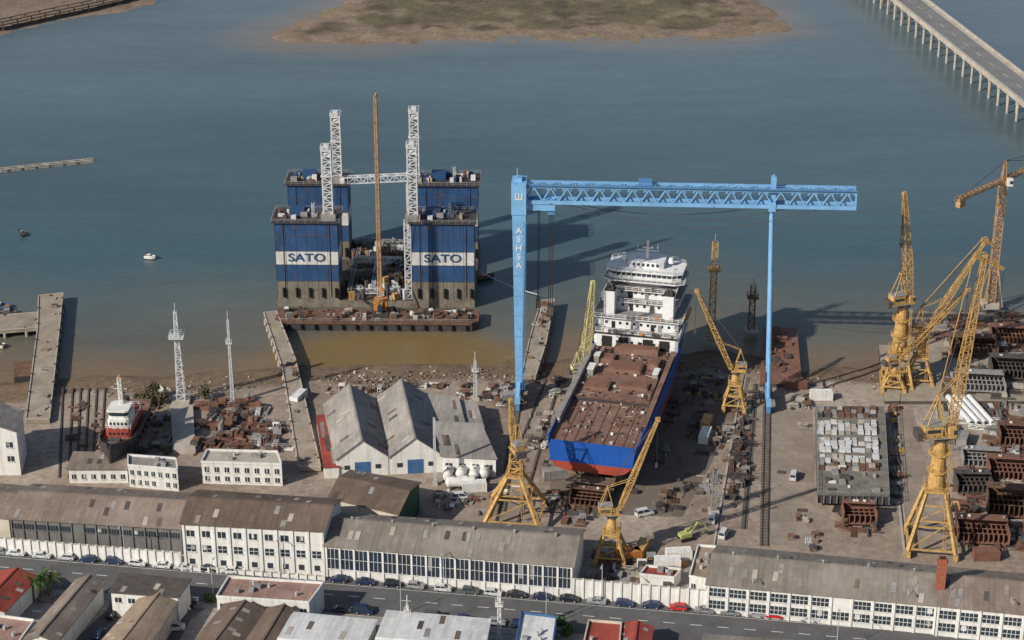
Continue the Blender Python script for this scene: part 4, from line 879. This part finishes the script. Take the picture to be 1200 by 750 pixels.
for a_ in [(1150,455,12,8,3,-.1,grey),(1185,440,12,8,4,-.1,steel),(1140,412,13,8,3,-.1,rust),(1185,400,12,8,3,-.1,rust2)]: hull_block(*a_,z=1.)
def pipes():
    p=g(1138,500); mb=MB()
    for i in range(4): mb.cyl((i*1.9,0,1),(i*1.9-3,16,1),.85,white if i%2 else latw,n=14); mb.cyl((i*1.9,-.06,1),(i*1.9,-.02,1),.65,dark,n=14)
    for y in (3,12): mb.box((1.5-y*.19,y,0),(9,.4,.2),wood)
    mb.obj('large_pipe_stack',(p.x,p.y,0))
pipes()
def block():
    q=[(958,580),(1042,582),(1036,476),(956,476)]; P=[g(x,y,3.5) for x,y in q]; c=sum(P,Vector())/4; mb=MB(); L=[(p.x-c.x,p.y-c.y) for p in P]
    mb.prism(L,1.2,3.5,greyd,M('deck_grey',(.19,.18,.155),.8,.4,.3,rust=.2)); A,B_,C_,D=[Vector(l) for l in L]
    for i in range(6):
        for j in range(9): p=A.lerp(B_,(i+.5)/6).lerp(D.lerp(C_,(i+.5)/6),(j+.5)/9); mb.box((p.x,p.y,0),(.8,.8,1.2),wood)
    rr=random.Random(3)
    for i in range(9):
        for j in range(18):
            u=(i+.7)/10.4; v=.26+.72*(j+.5)/18
            if rr.random()<.14: continue
            p=A.lerp(B_,u).lerp(D.lerp(C_,u),v); w=rr.uniform(1.2,1.7)
            if j in (4,9,14): continue
            mb.box((p.x+rr.uniform(-.2,.2),p.y+rr.uniform(-.2,.2),3.5),(w,1.9,rr.uniform(.2,.8)),rr.choice([dwhite,conc2,latw,dwhite,grey] if 1<j<14 else [rust,steel,conc2,rust,grey]),rad(-6)+rr.gauss(0,.04))
    for i in range(14): a_=A.lerp(B_,rr.uniform(.05,.95)).lerp(D.lerp(C_,.5),rr.uniform(.04,.3)); mb.box((a_.x,a_.y,3.5),(rr.uniform(.5,2),rr.uniform(.5,2),rr.uniform(.3,1.2)),rr.choice([grey,steel,white,conc2]))
    mb.rail(L,3.5,grey,1.1,True,2.4,.08)
    for i in range(12): mb.box((A.lerp(B_,i/11).x,A.lerp(B_,i/11).y-.3,1.4),(.15,.3,2),grey)
    mb.obj('ship_deck_block',(c.x,c.y,0))
block()
def container(px,py,yaw,mat,L=6.,z=0):
    p=g(px,py,z); mb=MB(); mb.box((0,0,.15),(L,2.4,2.35),mat)
    n=int(L/.4)
    for s_ in(-1,1):
        for i in range(n): mb.box((-L/2+.3+i*(L-.6)/(n-1),s_*1.22,.3),(.16,.08,2.05),mat)
        for x in(-L/2+.05,L/2-.05): mb.box((x,s_*1.2,0),(.2,.2,2.6),mat)
    mb.box((L/2,0,.3),(.06,2.1,2.1),grey); mb.beam((-L/2,-1.2,2.55),(L/2,-1.2,2.55),.12,mat); mb.beam((-L/2,1.2,2.55),(L/2,1.2,2.55),.12,mat)
    mb.obj('shipping_container',(p.x,p.y,z),yaw)
for a_ in [(736,656,.3,ora),(752,648,1.2,yel),(782,665,.0,white),(795,655,.1,white),(828,500,1.3,yel),(826,515,1.3,white),(962,468,.0,white),(350,470,1.2,white),(600,470,.2,grey),(1128,520,1.2,grey),(932,455,.1,rust2),(650,560,.2,grey),(556,575,.1,white),(1155,655,0.,rust2)]: container(*a_)
building('site_hut',[(750,674),(790,678),(798,668),(758,664)],3,white,roofR,'flat')
def tank(px,py,yaw,L=5,r=1.5):
    p=g(px,py); mb=MB()
    prof=[(-L/2-.7,.3),(-L/2-.45,r*.7),(-L/2,r),(L/2,r),(L/2+.45,r*.7),(L/2+.7,.3)]
    for i in range(5): mb.cyl((prof[i][0],0,r+.5),(prof[i+1][0],0,r+.5),prof[i][1],white,prof[i+1][1],16)
    for x in(-L*.3,L*.3): mb.box((x,0,0),(.4,2.2,.9),steel)
    mb.cyl((0,0,2*r+.4),(0,0,2*r+.8),.3,grey); mb.obj('storage_tank',(p.x,p.y,0),yaw)
for i,(x,y) in enumerate([(525,562),(541,560),(556,562),(568,560),(548,571),(533,572)]): tank(x,y,1.45 if i<4 else .1,3.4,1.35)
def excav(px,py,yaw,mat):
    p=g(px,py); mb=MB(); mb.T=Matrix.Scale(.8,4)
    for s_ in(-1,1):
        mb.box((0,s_*1.3,.1),(4,.6,.8),tire); mb.cyl((-1.9,s_*1-.0,.5),(-1.9,s_*1.6,.5),.45,tire); mb.cyl((1.9,s_*1,.5),(1.9,s_*1.6,.5),.45,tire)
    mb.cyl((0,0,.9),(0,0,1.2),.9,steel); mb.box((-.5,0,1.2),(3.6,2.6,1.2),mat); mb.box((.8,.8,1.4),(1.3,1,1.7),mat); mb.box((.85,.8,2.),(1.34,1.04,.8),glass)
    mb.beam((.9,-.3,1.8),(3.6,-.3,5.2),.45,mat); mb.beam((3.6,-.3,5.2),(6.2,-.3,4),.4,mat); mb.beam((6.2,-.3,4),(6.6,-.3,1.8),.32,mat); mb.box((6.5,-.3,.9),(1,1.2,1),steel); mb.beam((1.4,-.3,3),(3,-.3,4.6),.18,steel)
    mb.obj('excavator',(p.x,p.y,0),yaw)
lg=M('lime_machine_paint',(.42,.44,.15),.5,.2,.5); excav(804,632,.4,lg); excav(1128,612,2,yel)
# ---------------------------------------------------------------- vegetation
def palm(px,py,h,seed):
    rr=random.Random(seed); p=g(px,py); mb=MB(); pr=Vector((0,0,0))
    for i in range(8): q=Vector((.08*i*math.sin(seed),.05*i,h*(i+1)/8)); mb.cyl(pr,q,.28-.01*i,bark,.26-.01*i,8); pr=q
    for k in range(26):
        a=rr.uniform(0,6.28); e=rr.uniform(-.3,1.2); L=rr.uniform(2.4,3.4); pts=[pr.copy()]; d=Vector((math.cos(a)*math.cos(e),math.sin(a)*math.cos(e),math.sin(e)))
        for i in range(7): d=(d+Vector((0,0,-.17))).normalized(); pts.append(pts[-1]+d*L/7)
        for i in range(7):
            side=d.cross(Vector((0,0,1))).normalized(); dd=(pts[i+1]-pts[i])
            mb.beam(pts[i],pts[i+1],.05,leaf)
            for s_ in(-1,1):
                for j in(0,.5):
                    b=pts[i]+dd*j; t_=b+side*s_*rr.uniform(.5,.8)*(1-.08*i)+dd*.8+Vector((0,0,-.25)); mb.poly([tuple(b),tuple(b+dd*.35),tuple(t_)],leaf)
    mb.obj('palm_tree',(p.x,p.y,0))
palm(48,702,6,1); palm(58,699,5,2); palm(40,705,5.,3)
def bush(name,px,py,h,w,seed,mat=scrub):
    rr=random.Random(seed); p=g(px,py); mb=MB()
    for k in range(9):
        a=rr.uniform(0,6.28); t=Vector((math.cos(a)*w*.35*rr.random(),math.sin(a)*w*.35*rr.random(),h*rr.uniform(.5,.9))); m0=t*.5+Vector((rr.uniform(-.2,.2),0,0)); mb.cyl((0,0,-.2),m0,.12,bark,.07,5); mb.cyl(m0,t,.07,bark,.02,5)
        for j in range(60):
            c=t+Vector((rr.gauss(0,w*.14),rr.gauss(0,w*.14),rr.gauss(0,h*.14))); s_=rr.uniform(.12,.3); u=Vector((rr.gauss(0,1),rr.gauss(0,1),rr.gauss(0,1))).normalized()*s_; v=u.orthogonal().normalized()*s_; mb.poly([tuple(c-u),tuple(c-v),tuple(c+u),tuple(c+v)],mat)
    mb.obj(name,(p.x,p.y,-.3))
for i,(x,y) in enumerate([(165,472),(178,470),(188,474),(172,478),(240,468),(182,466)]): bush('bare_shrub',x,y,R.uniform(3,5),R.uniform(3,5),i)
for i,(x,y) in enumerate([(655,738),(665,745),(160,690),(90,722),(246,706)]): bush('garden_shrub',x,y,R.uniform(2,3),3,i+20,leaf)
# ---------------------------------------------------------------- camera, light, world
cam=bpy.data.cameras.new('camera'); co_=bpy.data.objects.new('camera',cam); sc.collection.objects.link(co_); sc.camera=co_
co_.location=(0,0,HC); co_.rotation_euler=(math.pi/2-PITCH,0,0); cam.sensor_width=36; cam.lens=36*F/1200; cam.clip_start=1; cam.clip_end=9000
az=math.atan2(-.6,-.8); el=rad(32)
sv=Vector((math.cos(az)*math.cos(el),math.sin(az)*math.cos(el),math.sin(el)))
sun=bpy.data.lights.new('sun','SUN'); sun.energy=5.; sun.angle=rad(.5); sun.color=(1,.93,.82); so=bpy.data.objects.new('sun',sun); sc.collection.objects.link(so)
so.rotation_euler=(-sv).to_track_quat('-Z','Y').to_euler(); so.location=(0,300,400)
w=bpy.data.worlds.new('World'); sc.world=w; w.use_nodes=True; nt=w.node_tree; bg=nt.nodes['Background']; sk=nt.nodes.new('ShaderNodeTexSky'); sk.sky_type='NISHITA'; sk.sun_disc=False; sk.sun_elevation=el
sk.sun_rotation=math.atan2(sv.x,sv.y); sk.air_density=1.; sk.dust_density=1.2
nt.links.new(sk.outputs[0],bg.inputs[0]); bg.inputs[1].default_value=.09
sc.view_settings.view_transform='Standard'; sc.view_settings.look='None'; sc.view_settings.exposure=0
